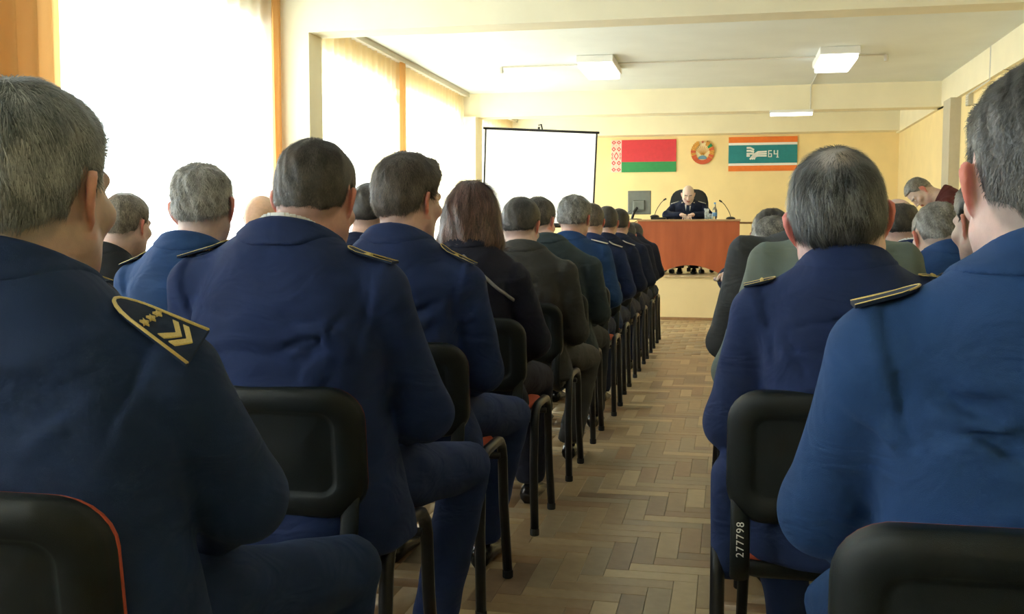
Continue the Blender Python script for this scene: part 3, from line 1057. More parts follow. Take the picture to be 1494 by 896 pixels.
def hair_sdf(p, w, st):
    T, g = hair_fields(p, w, st)
    d = skull(p, w)
    lump = st.get('lump', .0015)
    n = np.sin(p[:, 0] * 95 + p[:, 2] * 60 + st.get('seed', 0)) * np.sin(p[:, 1] * 80 - p[:, 2] * 45 + 1.3 * st.get('seed', 0)) + .6 * np.sin(p[:, 0] * 180 - p[:, 1] * 150 + p[:, 2] * 60)
    d = d - (g * (T + lump * n) - .006 * (1 - g))
    if st.get('tuft'):
        for (c_, r_) in st['tuft']:
            d = smin(d, ellip(p, c_, r_), .012)
    if st.get('bob'):
        b = ellip(p, (0, -.020, .000), (.112 * w, .118, .130))
        b = smin(b, ellip(p, (0, -.035, -.085), (.128 * w, .095, .060)), .06)
        face = smax(-(p[:, 1] - .045), (np.abs(p[:, 0]) - .075), .02)
        face = smax(face, p[:, 2] - .075, .03)
        b = smax(b, -smax(.040 - p[:, 1], p[:, 2] - .075, .03), .02)
        b = smax(b, -(p[:, 2] + .125 + .012 * np.sin(p[:, 0] * 60)), .012)
        b = b - .0035 * np.sin(p[:, 0] * 70 + 8 * p[:, 2]) * np.sin(p[:, 1] * 60) - .002 * np.sin(p[:, 0] * 160 + 30 * p[:, 2])
        d = smin(d, b, .01)
    return d


def strands(V, N, g, n, L, wd, st, r_):
    """short tapering hair blades combed over the head"""
    cand = np.where(g > .2)[0]
    if st.get('bob'): cand = np.arange(len(V))
    if len(cand) == 0: cand, n = np.arange(len(V)), 1
    i = r_.choice(cand, n)
    keep = r_.random(n) < (np.clip((g[i] - .2) * 1.3, 0, 1) if not st.get('bob') else 1)
    i = i[keep]
    n = len(i)
    p0 = V[i] + r_.normal(0, .0012, (n, 3))
    nn = N[i]
    crown = np.asarray(st.get('crown', (.008, -.055, .110)), np.float32)
    d = p0 - crown
    front = sstep(-.02, .05, p0[:, 1])[:, None] * sstep(.03, .08, p0[:, 2])[:, None]
    side = np.asarray(st.get('comb', (.5, .8, .15)), np.float32)
    d = d / np.maximum(length(d), 1e-4)[:, None] * (1 - .7 * front) + side * front
    d[:, 2] -= .65 * (1 - front[:, 0])
    sw = np.cross(nn, d)
    clump = np.sin(p0[:, 0] * 140 + p0[:, 2] * 90) * np.sin(p0[:, 1] * 110 + p0[:, 2] * 70)
    d = d + sw * (.25 * clump[:, None] + r_.normal(0, st.get('mess', .16), (n, 1)))
    d = d - nn * (d * nn).sum(-1)[:, None]
    d = d / np.maximum(length(d), 1e-4)[:, None]
    Ls = L * r_.uniform(.55, 1.25, n)[:, None]
    lift = st.get('lift', .12) * r_.uniform(.4, 1.6, n)[:, None]
    sidev = np.cross(d, nn)
    sidev = sidev / np.maximum(length(sidev), 1e-4)[:, None]
    P0 = p0 - nn * .002
    P1 = P0 + d * Ls * .5 + nn * (.002 + lift * Ls * .5)
    P2 = P0 + d * Ls - nn * Ls * .06 + nn * lift * Ls * .55 + nn * .0015
    w0 = wd * r_.uniform(.7, 1.3, n)[:, None]
    VV = np.stack([P0 - sidev * w0, P0 + sidev * w0, P1 + sidev * w0 * .8, P1 - sidev * w0 * .8, P2 + sidev * w0 * .25, P2 - sidev * w0 * .25], 1).reshape(-1, 3)
    b = (np.arange(n) * 6)[:, None]
    Q = np.concatenate([b + np.array([[0, 1, 2, 3]]), b + np.array([[3, 2, 4, 5]])])
    return VV.astype(np.float32), Q.astype(np.int32), n, p0


def hair_colors(p, n, st, r_):
    lo, hi = np.array(st['dark']), np.array(st['light'])
    f = np.clip(r_.normal(.40, .26, n) + .30 * np.sin(p[:, 0] * 110 + p[:, 2] * 22 + 2 * np.sin(p[:, 2] * 60)) * np.sin(p[:, 1] * 70 + p[:, 0] * 40), 0, 1)
    c = lo + (hi - lo) * f[:, None]
    if 'grey_low' in st:                                           # natural grey towards nape and temples; on balding hair partly painted shade
        k = sstep(.01, -.05, p[:, 2])[:, None]
        c = c * (1 - k) + (np.array(st['grey_low']) * (.7 + .5 * f[:, None])) * k
    return c


# ------------------------------------------------------------------ hand
def hand_sdf(p, curl=.55):
    """right hand; wrist at the origin, fingers along +y, palm towards -z, thumb towards -x"""
    q = p
    d = ellip(q, (0, .045, 0), (.040, .052, .016))
    d = smin(d, cone(q, (0, -.05, 0), (0, .02, 0), .026, .026), .02)
    for (x, y0, Ls, r0) in [(-.028, .082, (.042, .026, .020), .0092), (-.009, .088, (.046, .029, .022), .0094), (.010, .084, (.043, .027, .021), .0090), (.027, .074, (.034, .021, .018), .0080)]:
        a = np.array([x, y0 - .02, 0.])
        an = .12
        rr = r0
        for L_ in Ls:
            an += curl
            b = a + np.array([x * .10 * L_ / .04, L_ * math.cos(an), -L_ * math.sin(an)])
            d = smin(d, cone(q, a, b, rr, rr * .92), .005)
            a = b
            rr *= .92
    a = np.array([-.026, .016, -.004])
    for (dx_, dy_, dz_, rr) in [(-.026, .024, -.012, .0125), (-.008, .030, -.008, .0105), (.004, .024, -.006, .0095)]:
        b = a + np.array([dx_, dy_, dz_])
        d = smin(d, cone(q, a, b, rr, rr * .88), .007)
        a = b
    return d


def rot_to(d, up=(0, 0, 1)):
    """3x3 with y axis along d"""
    y = Vector(d).normalized()
    z = Vector(up)
    x = y.cross(z).normalized()
    z = x.cross(y).normalized()
    return np.array([[x.x, y.x, z.x], [x.y, y.y, z.y], [x.z, y.z, z.z]], dtype=np.float32)


# ------------------------------------------------------------------ a seated (or standing) person
HAND = {}
def person(label, X, Y, rz=0.0, z0=0.0, h=.009, hh=.004, head=(0, .22, 1.19), yaw=0, pitch=8, roll=0, hw=1.0, hs=1.0,
           sw=.26, sz=1.0, szl=None, szr=None, nz=1.10, nx=0.0, ny=.165, spine=None, fat=1.0,
           elbow=((-.26, .20, .71), (.26, .20, .71)), wrist=((-.12, .46, .60), (.12, .46, .60)),
           knee=((-.17, .66, .50), (.17, .66, .50)), ankle=((-.15, .60, .10), (.15, .60, .10)),
           jacket='navy', trousers='navy', hair=None, skin=(.60, .36, .27), nstr=3000, slen=.016, swid=.0006,
           board=None, shirt=False, collar=True, folds=8, legs=True, bend=0.0, front=None, seed=1, skirt=None,
           ear=(.62, .22, .17), group=None, back_seam=False, hem=.44, shoulder_y=None, curl=.5, noeye=False, collar_r=.108, trap=.068, ears=.84, fold_k=.85, zf=0.0):
    r_ = np.random.default_rng(seed)
    t = empty('person', (X, Y, z0), rz, label, 'person', group)
    szl = sz if szl is None else szl
    szr = sz if szr is None else szr
    sp = spine or [(.46, 0, .215), (.60, 0, .195), (.75, nx * .3, .165), (.90, nx * .6, .155), (1.0, nx * .8, .155), (1.12, nx, ny)]
    spz = np.array([s[0] for s in sp]); spx = np.array([s[1] for s in sp]); spy = np.array([s[2] for s in sp])
    sy = shoulder_y if shoulder_y is not None else .165
    SL, SR = np.array([-(sw - .056), sy, szl - .051]), np.array([sw - .056, sy, szr - .051])
    EL, ER, WL, WR = [np.array(v, dtype=np.float32) for v in (*elbow, *wrist)]
    KL, KR, AL, AR = [np.array(v, dtype=np.float32) for v in (*knee, *ankle)]

    def bendv(V):
        if not bend: return V
        a = R(bend) * sstep(.50, .72, V[:, 2])
        y, z = V[:, 1] - .2, V[:, 2] - .55
        out = V.copy()
        out[:, 1] = .2 + y * np.cos(a) + z * np.sin(a)
        out[:, 2] = .55 - y * np.sin(a) + z * np.cos(a)
        return out

    # ---- fold lines on the jacket: (a, b, radius, amplitude)
    F_ = []
    for s, S_, E_ in ((-1, SL, EL), (1, SR, ER)):
        arm = np.array([s * (sw - .105), sy - .085, .90])
        for k in range(9):                                        # drag lines from the armpit over the shoulder blade and waist
            a_ = arm + np.array([r_.normal(0, .006), 0, r_.uniform(-.05, .05)])
            b_ = a_ + np.array([-s * r_.uniform(.06, .16), 0, r_.uniform(-.17, .03)])
            F_.append((a_, b_, r_.uniform(.005, .011), r_.choice([-1, 1], p=[.55, .45]) * r_.uniform(.006, .011)))
        for k in range(9):                                        # sleeve creases
            f = r_.uniform(.15, 1.0)
            c_ = S_ + (E_ - S_) * f
            a_ = c_ + np.array([s * .042, 0, r_.uniform(.0, .06)])
            b_ = c_ + np.array([-s * .038, 0, r_.uniform(-.06, .01)])
            F_.append((a_, b_, r_.uniform(.006, .011), r_.choice([-1, 1]) * r_.uniform(.005, .010)))
    for k in range(folds):                                        # folds across the back above the chair
        z = r_.uniform(.78, .93)
        x = r_.uniform(-.12, .12)
        l = r_.uniform(.05, .13)
        yb = np.interp(z, spz, spy) - .125
        F_.append((np.array([x - l, yb, z + r_.uniform(-.03, .03)]), np.array([x + l, yb, z + r_.uniform(-.03, .03)]), r_.uniform(.006, .012), r_.choice([-1, 1]) * r_.uniform(.006, .012)))
    ph = r_.uniform(0, 6.28, 8)

    def torso(p, off=0.0):
        x, y, z = p[:, 0], p[:, 1], p[:, 2]
        cx, cy = np.interp(z, spz, spx), np.interp(z, spz, spy)
        z = z * (1.10 / nz)
        k = fat
        W_ = np.interp(z, [.42, .5, .6, .72, .85, .93, .98, 1.03, 1.08, 1.14], [.238 * k ** .5, .236 * k ** .5, .20 * k, .182 * k, .192 * k, .195, .175, .125, .08, .06])
        Dp = np.interp(z, [.42, .5, .6, .72, .85, .95, 1.0, 1.05, 1.12], [.15 * k, .148 * k, .14 * k, .13 * k, .132, .122, .105, .085, .065])
        W_ = W_ * (sw / .26) - off
        Dp = Dp - off
        qx, qy = np.abs(x - cx) / W_, np.abs(y - cy) / Dp
        rr = (qx ** 2.4 + qy ** 2.4) ** (1 / 2.4)
        d = (rr - 1) * np.minimum(W_, Dp)
        return np.maximum(d, z - 1.10)

    N1 = np.array([nx, ny, nz - .055])
    def upper(p, off=0.0, lo_z=None):
        d = torso(p, off)
        for S_ in (SL, SR):
            s = -1 if S_ is SL else 1
            d = smin(d, cone(p, (nx + s * .045, ny - .005, nz - trap), S_ + np.array([-s * .005, 0, .002]), .050 - off, .051 - off), .045)
        d = smin(d, ellip(p, (nx, ny - .035, nz - trap - .017), (.12 - off, .075 - off, .065 - off)), .04)
        if lo_z is not None:
            d = smax(d, lo_z - p[:, 2], .02)
        return d

    def jacket_sdf(p):
        body_ = upper(p, 0, hem)
        arms = None
        for S_, E_, W_ in ((SL, EL, WL), (SR, ER, WR)):
            a_ = cone(p, S_ - np.array([0, 0, .004]), E_, .056 * fat ** .3, .055 * fat ** .3)
            W2 = E_ + (W_ - E_) * .93
            a_ = smin(a_, cone(p, E_, W2, .054, .040), .03)
            arms = a_ if arms is None else np.minimum(arms, a_)
        d = smin(body_, arms, .022)
        d = smin(d, cone(p, N1 - np.array([0, 0, .02]), (nx, ny + .006, nz + .006), .078, .064), .02)
        d = smax(d, p[:, 2] - (nz + .004 - .42 * (p[:, 1] - (ny - .06))), .006)
        if skirt:
            for (a_, b_, r0, r1) in skirt:
                d = smin(d, cone(p, a_, b_, r0, r1), .03)
        # armhole seams
        near = np.abs(d) < .03
        if near.any():
            q = p[near]
            dd = np.zeros(len(q), np.float32)
            for s in (-1, 1):
                xs = s * (sw - .058) - s * .022 * sstep(1.0, .88, q[:, 2])
                m = sstep(.84, .87, q[:, 2])
                dd += .0035 * m * np.exp(-((q[:, 0] - xs) / .005) ** 2)
                dd -= .0035 * m * np.exp(-((q[:, 0] - xs - s * .016) / .012) ** 2)
            if back_seam:
                dd += .0018 * np.exp(-((q[:, 0] - np.interp(q[:, 2], spz, spx)) / .004) ** 2) * (q[:, 1] < .15)
            for (a_, b_, rad, amp) in F_:
                ab = b_ - a_
                tt = np.clip(((q - a_) @ ab) / (ab @ ab), 0, 1)
                ds = length(q - a_ - tt[:, None] * ab)
                dd += -amp * np.exp(-(ds / rad) ** 2) * (.3 + .7 * np.sin(np.pi * np.clip(tt, .02, .98)))
            dd += .0022 * np.sin(q[:, 0] * 19 + ph[0] + 8 * q[:, 2]) * np.sin(q[:, 2] * 23 + ph[1] + 5 * q[:, 0])
            dd += .0022 * np.sin(q[:, 0] * 33 + ph[2] - 20 * q[:, 2]) * np.sin(q[:, 1] * 31 + ph[3] + 17 * q[:, 2])
            d = d.copy()
            d[near] += dd.astype(np.float32)
        return d

    fl_ = list(F_)
    F_.clear()
    pa = np.array([f[0] for f in fl_] + [f[1] for f in fl_], dtype=np.float32)
    q_ = pa.copy()
    q_[:, 1] = -.18
    for _ in range(40):
        q_[:, 1] += np.clip(jacket_sdf(q_) * .8, -.02, .03)
    okp = np.abs(jacket_sdf(q_)) < .006
    nf = len(fl_)
    for i_, f in enumerate(fl_):
        if okp[i_] and okp[nf + i_] and abs(q_[i_, 1] - q_[nf + i_, 1]) < .06:
            F_.append((q_[i_].copy(), q_[nf + i_].copy(), f[2], f[3] * fold_k))
    lo = (min(-sw - .10, EL[0] - .08, WL[0] - .06), min(-.04, EL[1] - .09, ER[1] - .09), min(hem - .04, EL[2] - .1, ER[2] - .1, WL[2] - .08, WR[2] - .08))
    if skirt: lo = (lo[0] - .06, lo[1], min(lo[2], .30))
    hi = (max(sw + .10, ER[0] + .08, WR[0] + .06), max(.36, WL[1] + .06, WR[1] + .06, .40), nz + .08)
    V, Q = polygonise(jacket_sdf, lo, hi, h)
    link('jacket', make_mesh('jacket', bendv(V), Q, M[jacket], True), t)

    def march(x, y, top=1.3, axis=2, sgn=-1, other=None):
        """run down (or along y) to the jacket surface"""
        p = np.stack([np.asarray(x, np.float32), np.asarray(y, np.float32), np.full(len(x), top, np.float32)], 1)
        if axis == 1:
            p = np.stack([np.asarray(x, np.float32), np.full(len(x), top, np.float32), np.asarray(y, np.float32)], 1)
        for _ in range(45):
            p[:, axis] += sgn * jacket_sdf(p) * .7
        return p

    # ---- jacket collar: hugs neck and shoulders, turned down
    if collar:
        ztop = lambda p: nz + .014 - .42 * (p[:, 1] - (ny - .06))
        def collar_sdf(p):
            d = smin(jacket_sdf(p), cone(p, N1, (nx, ny + .006, nz + .016), .074, .066), .022) - .0045
            rad = np.sqrt(((p[:, 0] - nx) / 1.0) ** 2 + ((p[:, 1] - ny) / 1.0) ** 2)
            d = smax(d, rad - collar_r - .25 * np.maximum(p[:, 1] - ny, 0), .004)
            d = smax(d, (nz - .046 - .55 * np.maximum(p[:, 1] - ny + .02, 0)) - p[:, 2], .004)
            d = smax(d, p[:, 2] - ztop(p), .008)
            d = np.maximum(d, -cone(p, (nx, ny + .0, nz - .12), (nx, ny + .012, nz + .10), .0625, .0615))
            return d
        V, Q = polygonise(collar_sdf, (nx - .15, ny - .14, nz - .16), (nx + .15, ny + .22, nz + .07), min(h * .75, .008), slack=2.6)
        if len(Q): link('collar', make_mesh('collar', bendv(V), Q, M[jacket], True), t)
    if shirt:
        def shirt_sdf(p):
            a = cone(p, (nx, ny, nz - .08), (nx, ny + .008, nz + .04), .0655, .0640)
            a = np.maximum(a, -cone(p, (nx, ny, nz - .10), (nx, ny + .010, nz + .10), .0615, .0605))
            a = np.maximum(a, p[:, 2] - (nz + .024 - .42 * (p[:, 1] - (ny - .06))))
            return np.maximum(a, nz - .05 - p[:, 2])
        hs_ = min(h * .4, .0035)
        V, Q = polygonise(shirt_sdf, (nx - .08, ny - .08, nz - .06), (nx + .08, ny + .1, nz + .07), hs_, slack=2.6)
        if len(Q): link('shirt_collar', make_mesh('shirt_collar', bendv(V), Q, M['shirt' if shirt is True else shirt], True), t)

    # ---- body: one mesh of head, neck, trunk, arms, hands, legs
    Rh = (Matrix.Rotation(R(yaw), 3, 'Z') @ Matrix.Rotation(R(roll), 3, 'Y') @ Matrix.Rotation(-R(pitch), 3, 'X'))
    Rm = np.array(Rh, dtype=np.float32)
    Hc = np.array(head, dtype=np.float32)
    neck_to = (Rm.T @ (np.array([nx, ny + .006, nz - .07]) - Hc)) / hs
    ext = 1.0 + hw * .0
    hlo = np.minimum(np.array([-.115 * max(1, hw), -.13, -.14]), neck_to - .075)
    hhi = np.maximum(np.array([.115 * max(1, hw), .13, .14]), neck_to + .075)
    Vh, Qh = polygonise(lambda p: head_sdf(p, hw, neck_to, ears), hlo, hhi, hh)
    st = dict(hair) if hair else None
    sk = np.array(skin) * np.array([.92, 1.03, 1.12])
    colh = np.tile(sk, (len(Vh), 1)).astype(np.float32)
    px, py, pz = Vh.T
    earm = (np.abs(px) > .074 * hw) & (py > -.055) & (py < .03) & (pz > -.05) & (pz < .05)
    ek = sstep(.072 * hw, .084 * hw, np.abs(px)) * earm
    colh = colh * (1 - ek[:, None]) + np.array(ear) * ek[:, None]
    flush = sstep(.03, -.08, pz) * .5
    colh = colh * (1 - flush[:, None] * np.array([.03, .14, .14]))
    lips = (np.abs(px) < .024) & (py > .09) & (pz < -.046) & (pz > -.07)
    colh[lips] = np.array([.42, .16, .13])
    brow = (np.abs(px) > .012) & (np.abs(px) < .048) & (py > .07) & (pz > .022) & (pz < .034)
    if st:
        colh[brow] = np.array(st['dark']) * .7 + sk * .2
        T_, g_ = hair_fields(Vh, hw, st)
        st2 = dict(st); st2['nape'] = st.get('nape', -.062) - .022
        _, g2 = hair_fields(Vh, hw, {**st2, 'bald': None})
        fade = (g2 * (1 - ek) * st.get('fade', .45))[:, None]
        if st.get('bald'):
            _, gb = hair_fields(Vh, hw, st)
            fade = fade * (1 - (pz > .03) * (1 - gb) * .8)[:, None]
        fc = np.array(st.get('grey_low', st['dark']))
        colh = colh * (1 - fade) + fc * fade
    parts_V, parts_Q, parts_C, midx = [Vh @ Rm.T * hs + Hc], [Qh], [colh], [np.zeros(len(Qh))]

    def trunk(p):
        d = upper(p, .022, .47)
        for S_, E_, W_ in ((SL, EL, WL), (SR, ER, WR)):
            d = smin(d, cone(p, S_, E_, .040, .034), .03)
            d = smin(d, cone(p, E_, W_, .034, .025), .02)
        if legs:
            for s, K_, A_ in ((-1, KL, AL), (1, KR, AR)):
                d = smin(d, cone(p, (s * .10, .22, .55), K_, .066, .048), .02)
                d = smin(d, cone(p, K_, A_, .046, .035), .02)
        d = smax(d, p[:, 2] - (nz - .04), .01)
        return d
    lo2 = np.min([lo, KL - .1 if legs else lo, AL - .08 if legs else lo], 0)
    hi2 = np.max([hi, KR + .1 if legs else hi, KR + .1 if legs else hi], 0)
    Vb, Qb = polygonise(trunk, lo2, hi2, max(h * 2.5, .021))
    parts_V.append(Vb); parts_Q.append(Qb); parts_C.append(np.tile(sk, (len(Vb), 1))); midx.append(np.zeros(len(Qb)))
    hk = (round(curl, 2), .005 if h < .012 else .0065)
    if hk not in HAND:
        HAND[hk] = polygonise(lambda p: hand_sdf(p, curl), (-.09, -.06, -.10), (.06, .19, .03), hk[1])
    for s, E_, W_ in ((-1, EL, WL), (1, ER, WR)):
        Vd, Qd = HAND[hk]
        Vd = Vd.copy(); Qd = Qd.copy()
        if s < 0:
            Vd[:, 0] *= -1
            Qd = Qd[:, ::-1]
        D_ = W_ - E_
        D_ = D_ / np.linalg.norm(D_)
        dirn = D_ + np.array([0, 0, -.05])
        Mx = rot_to(dirn)
        parts_V.append(Vd @ Mx.T + W_); parts_Q.append(Qd); parts_C.append(np.tile(sk, (len(Vd), 1))); midx.append(np.zeros(len(Qd)))
    if not noeye:
        us = np.array([[math.sin(a) * math.cos(b), math.cos(a), math.sin(a) * math.sin(b)] for a in np.linspace(0.01, 3.13, 7) for b in np.linspace(0, 2 * math.pi, 11)[:-1]])
        fq = np.array([[i * 10 + k, i * 10 + (k + 1) % 10, (i + 1) * 10 + (k + 1) % 10, (i + 1) * 10 + k] for i in range(6) for k in range(10)])
        for s in (-1, 1):
            ev = us * .0115 + np.array([s * .031 * hw, .0795, .007])
            parts_V.append(ev.astype(np.float32) @ Rm.T * hs + Hc); parts_Q.append(fq); parts_C.append(np.tile(np.array([.5, .45, .42]), (len(ev), 1))); midx.append(np.ones(len(fq)))
    off = 0
    QQ = []
    for v_, q_ in zip(parts_V, parts_Q):
        QQ.append(q_ + off)
        off += len(v_)
    link('body', make_mesh('body', bendv(np.concatenate(parts_V).astype(np.float32)), np.concatenate(QQ), mats=[M['skin'], M['eye']], midx=np.concatenate(midx), smooth=True, col=np.concatenate(parts_C)), t)

    # ---- hair
    if st:
        st['seed'] = seed
        ext = .17 if st.get('bob') else .135
        Va, Qa = polygonise(lambda p: hair_sdf(p, hw, st), (-(ext + .0) * hw, -.155, -ext), ((ext + .0) * hw, .13, .16), hh * 1.15)
        # drop cap vertices buried under the scalp
        Na = vnormals(Va, Qa)
        T_, g_ = hair_fields(Va, hw, st)
        if st.get('bob'): g_ = np.ones(len(Va))
        sdv = skull(Va, hw)
        keepv = sdv > -.0025
        Qa2 = Qa[keepv[Qa].any(1)]
        ca = hair_colors(Va, len(Va), st, r_) * .62
        if st.get('thin'):
            c_, rr_, am_ = st['thin']
            k_ = am_ * (1 - sstep(rr_ * .3, rr_ * 1.2, length(Va - np.asarray(c_, np.float32))))
            ca = ca * (1 - k_[:, None]) + np.array([.40, .36, .34]) * k_[:, None]
            g_ = g_ * (1 - .75 * k_)
        VS, QS, n_s, proot = strands(Va, Na, g_ * keepv, nstr, slen, swid, st, r_)
        cs_ = np.repeat(hair_colors(proot, n_s, st, r_), 6, 0)
        VV = np.concatenate([Va, VS]) @ Rm.T * hs + Hc
        link('hair', make_mesh('hair', bendv(VV.astype(np.float32)), np.concatenate([Qa2, QS + len(Va)]), M['hair'], True, col=np.concatenate([ca, cs_])), t)

    # ---- trousers and shoes
    if legs:
        def tr_sdf(p):
            d = ellip(p, (0, .23, .54), (.18, .15, .10))
            for s, K_, A_ in ((-1, KL, AL), (1, KR, AR)):
                d = smin(d, cone(p, (s * .10, .24, .56), K_, .088, .066), .03)
                d = np.minimum(d, cone(p, K_, A_ + np.array([0, .0, .0]), .064, .060))
                d = d - .003 * np.sin(p[:, 0] * 40 + p[:, 2] * 30 + ph[4]) * np.sin(p[:, 1] * 35 + p[:, 2] * 18 + ph[5])
            d = smax(d, zf + .075 - p[:, 2], .01)
            return smax(d, -(p[:, 2] - .462 - 1.0 * np.maximum(0, p[:, 1] - .50) * -9) * np.where(p[:, 1] < .50, 1, -100), .012) if False else d
        V, Q = polygonise(tr_sdf, np.min([(-.26, .05, .04), KL - .1, AL - .1], 0), np.max([(.26, .4, .66), KR + .1, AR + .1, KL + .1], 0), max(h * 1.5, .014))
        link('trousers', make_mesh('trousers', V, Q, M[trousers], True), t)
        for A_ in (AL, AR):
            m_ = MB()
            prof = [(-.09, .022, .050), (-.075, .034, .066), (-.03, .038, .075), (.03, .042, .062), (.09, .048, .046), (.14, .044, .034), (.175, .026, .022)]
            nn_ = 12
            for (yy, w_, hh_) in prof:
                for k in range(nn_):
                    a = 2 * math.pi * k / nn_
                    m_.v.append((A_[0] + w_ * math.cos(a), A_[1] + yy + .02, zf + .003 + max(0, hh_ * (.5 + .5 * math.sin(a) * 1.15))))
            for i in range(len(prof) - 1):
                for k in range(nn_):
                    a, b = i * nn_ + k, i * nn_ + (k + 1) % nn_
                    m_.f.append([a, b, b + nn_, a + nn_])
            m_.f.append([k for k in range(nn_)][::-1]); m_.f.append([(len(prof) - 1) * nn_ + k for k in range(nn_)])
            m_.build('shoe', M['shoe'], t, True)

    # ---- shoulder boards
    for bd in (board or []):
        side = bd['side']
        x0, x1, wdt, y_in, y_out = bd.get('x0', .135), bd.get('x1', sw - .026), bd.get('w', .023), bd.get('y0', ny - .03), bd.get('y1', sy)
        nu, nv = 13, 5
        U, Vv = np.meshgrid(np.linspace(0, 1, nu), np.linspace(-1, 1, nv), indexing='ij')
        gx = side * (x0 + (x1 - x0) * U) + nx * (1 - U)
        if 'y0' not in bd:
            gx_ = np.repeat(side * np.linspace(x0, x1, 3), 15)
            yy_ = np.tile(np.linspace(sy - .07, sy + .05, 15), 3)
            zz_ = march(gx_ + nx * 0, yy_, 1.35)[:, 2].reshape(3, 15)
            yr = yy_[:15][zz_.argmax(1)]
            y_in, y_out = yr[0] - .004, yr[2] - .004
        gy = (y_in + (y_out - y_in) * U) + Vv * wdt
        P_ = march(gx.ravel(), gy.ravel(), 1.35)
        Z_ = P_[:, 2].reshape(nu, nv)
        Z_ = np.maximum(Z_, Z_.max() - .09)
        # a stiff board: plane-ish fit, quadratic in u, linear in v
        A_ = np.stack([np.ones_like(U), U, U ** 2, Vv, Vv * U], -1).reshape(-1, 5)
        co, *_ = np.linalg.lstsq(A_, Z_.ravel(), rcond=None)
        co[3] *= bd.get('tilt', .35); co[4] *= bd.get('tilt', .35)
        liftb = max(0, float((Z_.ravel() - A_ @ co).max())) * bd.get('lk', .35) + .001 + bd.get('lift', 0)
        def S(u, v, hz=0.0):
            u = np.asarray(u, float); v = np.asarray(v, float)
            z = co[0] + co[1] * u + co[2] * u * u + co[3] * v + co[4] * u * v
            return np.stack([side * (x0 + (x1 - x0) * u) + nx * (1 - u), y_in + (y_out - y_in) * u + v * wdt, z + liftb + hz], -1)
        t_ = .0045
        # outline: rounded at the neck end
        def outline(k=1.0, n=10):
            ulen = (x1 - x0) / wdt
            pts = [(1.0 if k == 1 else 1 - (1 - k) / ulen, -k)]
            for a in np.linspace(-90, -270, n):
                pts.append(((1 + math.cos(R(a)) * k) / ulen if True else 0, math.sin(R(a)) * k))
            pts.append((1.0 if k == 1 else 1 - (1 - k) / ulen, k))
            return np.array(pts)
        ol = outline()
        n_o = len(ol)
        V = np.concatenate([S(ol[:, 0], ol[:, 1], 0), S(ol[:, 0], ol[:, 1], t_), S(np.linspace(.15, .9, n_o), np.zeros(n_o), t_)])
        Fq = [[i, (i + 1) % n_o, n_o + (i + 1) % n_o, n_o + i] for i in range(n_o)]
        Fq += [[n_o + i, n_o + (i + 1) % n_o, 2 * n_o + min(i, n_o - 1), 2 * n_o + min(i, n_o - 1)][:3] for i in range(n_o)]
        # top as a grid (rounded end squeezed)
        gu = np.linspace(0, 1, 12)
        ulen = (x1 - x0) / wdt
        VT = []
        for u in gu:
            k = min(1, math.sqrt(max(0, 1 - max(0, 1 - u * ulen) ** 2)))
            for v in np.linspace(-k, k, 5):
                VT.append(S(u, v, t_))
        nb = 2 * n_o
        V = np.concatenate([V[:nb], np.array(VT)])
        Fq = Fq[:n_o] + [[nb + i * 5 + k, nb + (i + 1) * 5 + k, nb + (i + 1) * 5 + k + 1, nb + i * 5 + k + 1] for i in range(11) for k in range(4)]
        if side < 0: Fq = [f[::-1] for f in Fq]
        bo = link('shoulder_board', make_mesh('shoulder_board', bendv(V.astype(np.float32)), Fq, M['board']), t)
        m_ = MB()
        tp = S(ol[:, 0], ol[:, 1] * .93, t_ * .9)
        m_.tube([tuple(v) for v in bendv(tp.astype(np.float32))], bd.get('tr', .0015), 6)
        m_.build('gold_trim', M[bd.get('trim', 'gold')], bo, True)
        def raised(name, polys, hz=.0022, base=t_):
            for poly in polys:
                pa = np.array(poly)
                n_p = len(pa)
                cen = pa.mean(0)
                V = np.concatenate([S(pa[:, 0], pa[:, 1], base - .001), S(pa[:, 0], pa[:, 1], base + hz), S([cen[0]], [cen[1]], base + hz * 1.6)])
                Fp = [[i, (i + 1) % n_p, n_p + (i + 1) % n_p, n_p + i] for i in range(n_p)]
                Fp += [[n_p + i, n_p + (i + 1) % n_p, 2 * n_p] for i in range(n_p)] if name == 'star' else [[n_p + i for i in range(n_p)]]
                link(name, make_mesh(name, bendv(V.astype(np.float32)), Fp, M['gold']), bo)
        if bd.get('marks', True):
            sp_ = []
            for vv in (-.52, 0, .52):
                sp_.append([(.43 + (.056 if k % 2 == 0 else .024) * math.cos(k * math.pi / 5) , vv + (.235 if k % 2 == 0 else .10) * math.sin(k * math.pi / 5)) for k in range(10)])
            raised('star', sp_, .0030)
            ch = []
            for uo in (.0, .13):
                u0 = .60 + uo
                ch.append([(u0, -.62), (u0 + .13, 0), (u0, .62), (u0 + .075, .62), (u0 + .205, 0), (u0 + .075, -.62)])
            if bd.get('chevrons', False):
                raised('chevron', ch, .0016)
    if front:
        front(t, march, bendv, jacket_sdf)
    return t, march, jacket_sdf


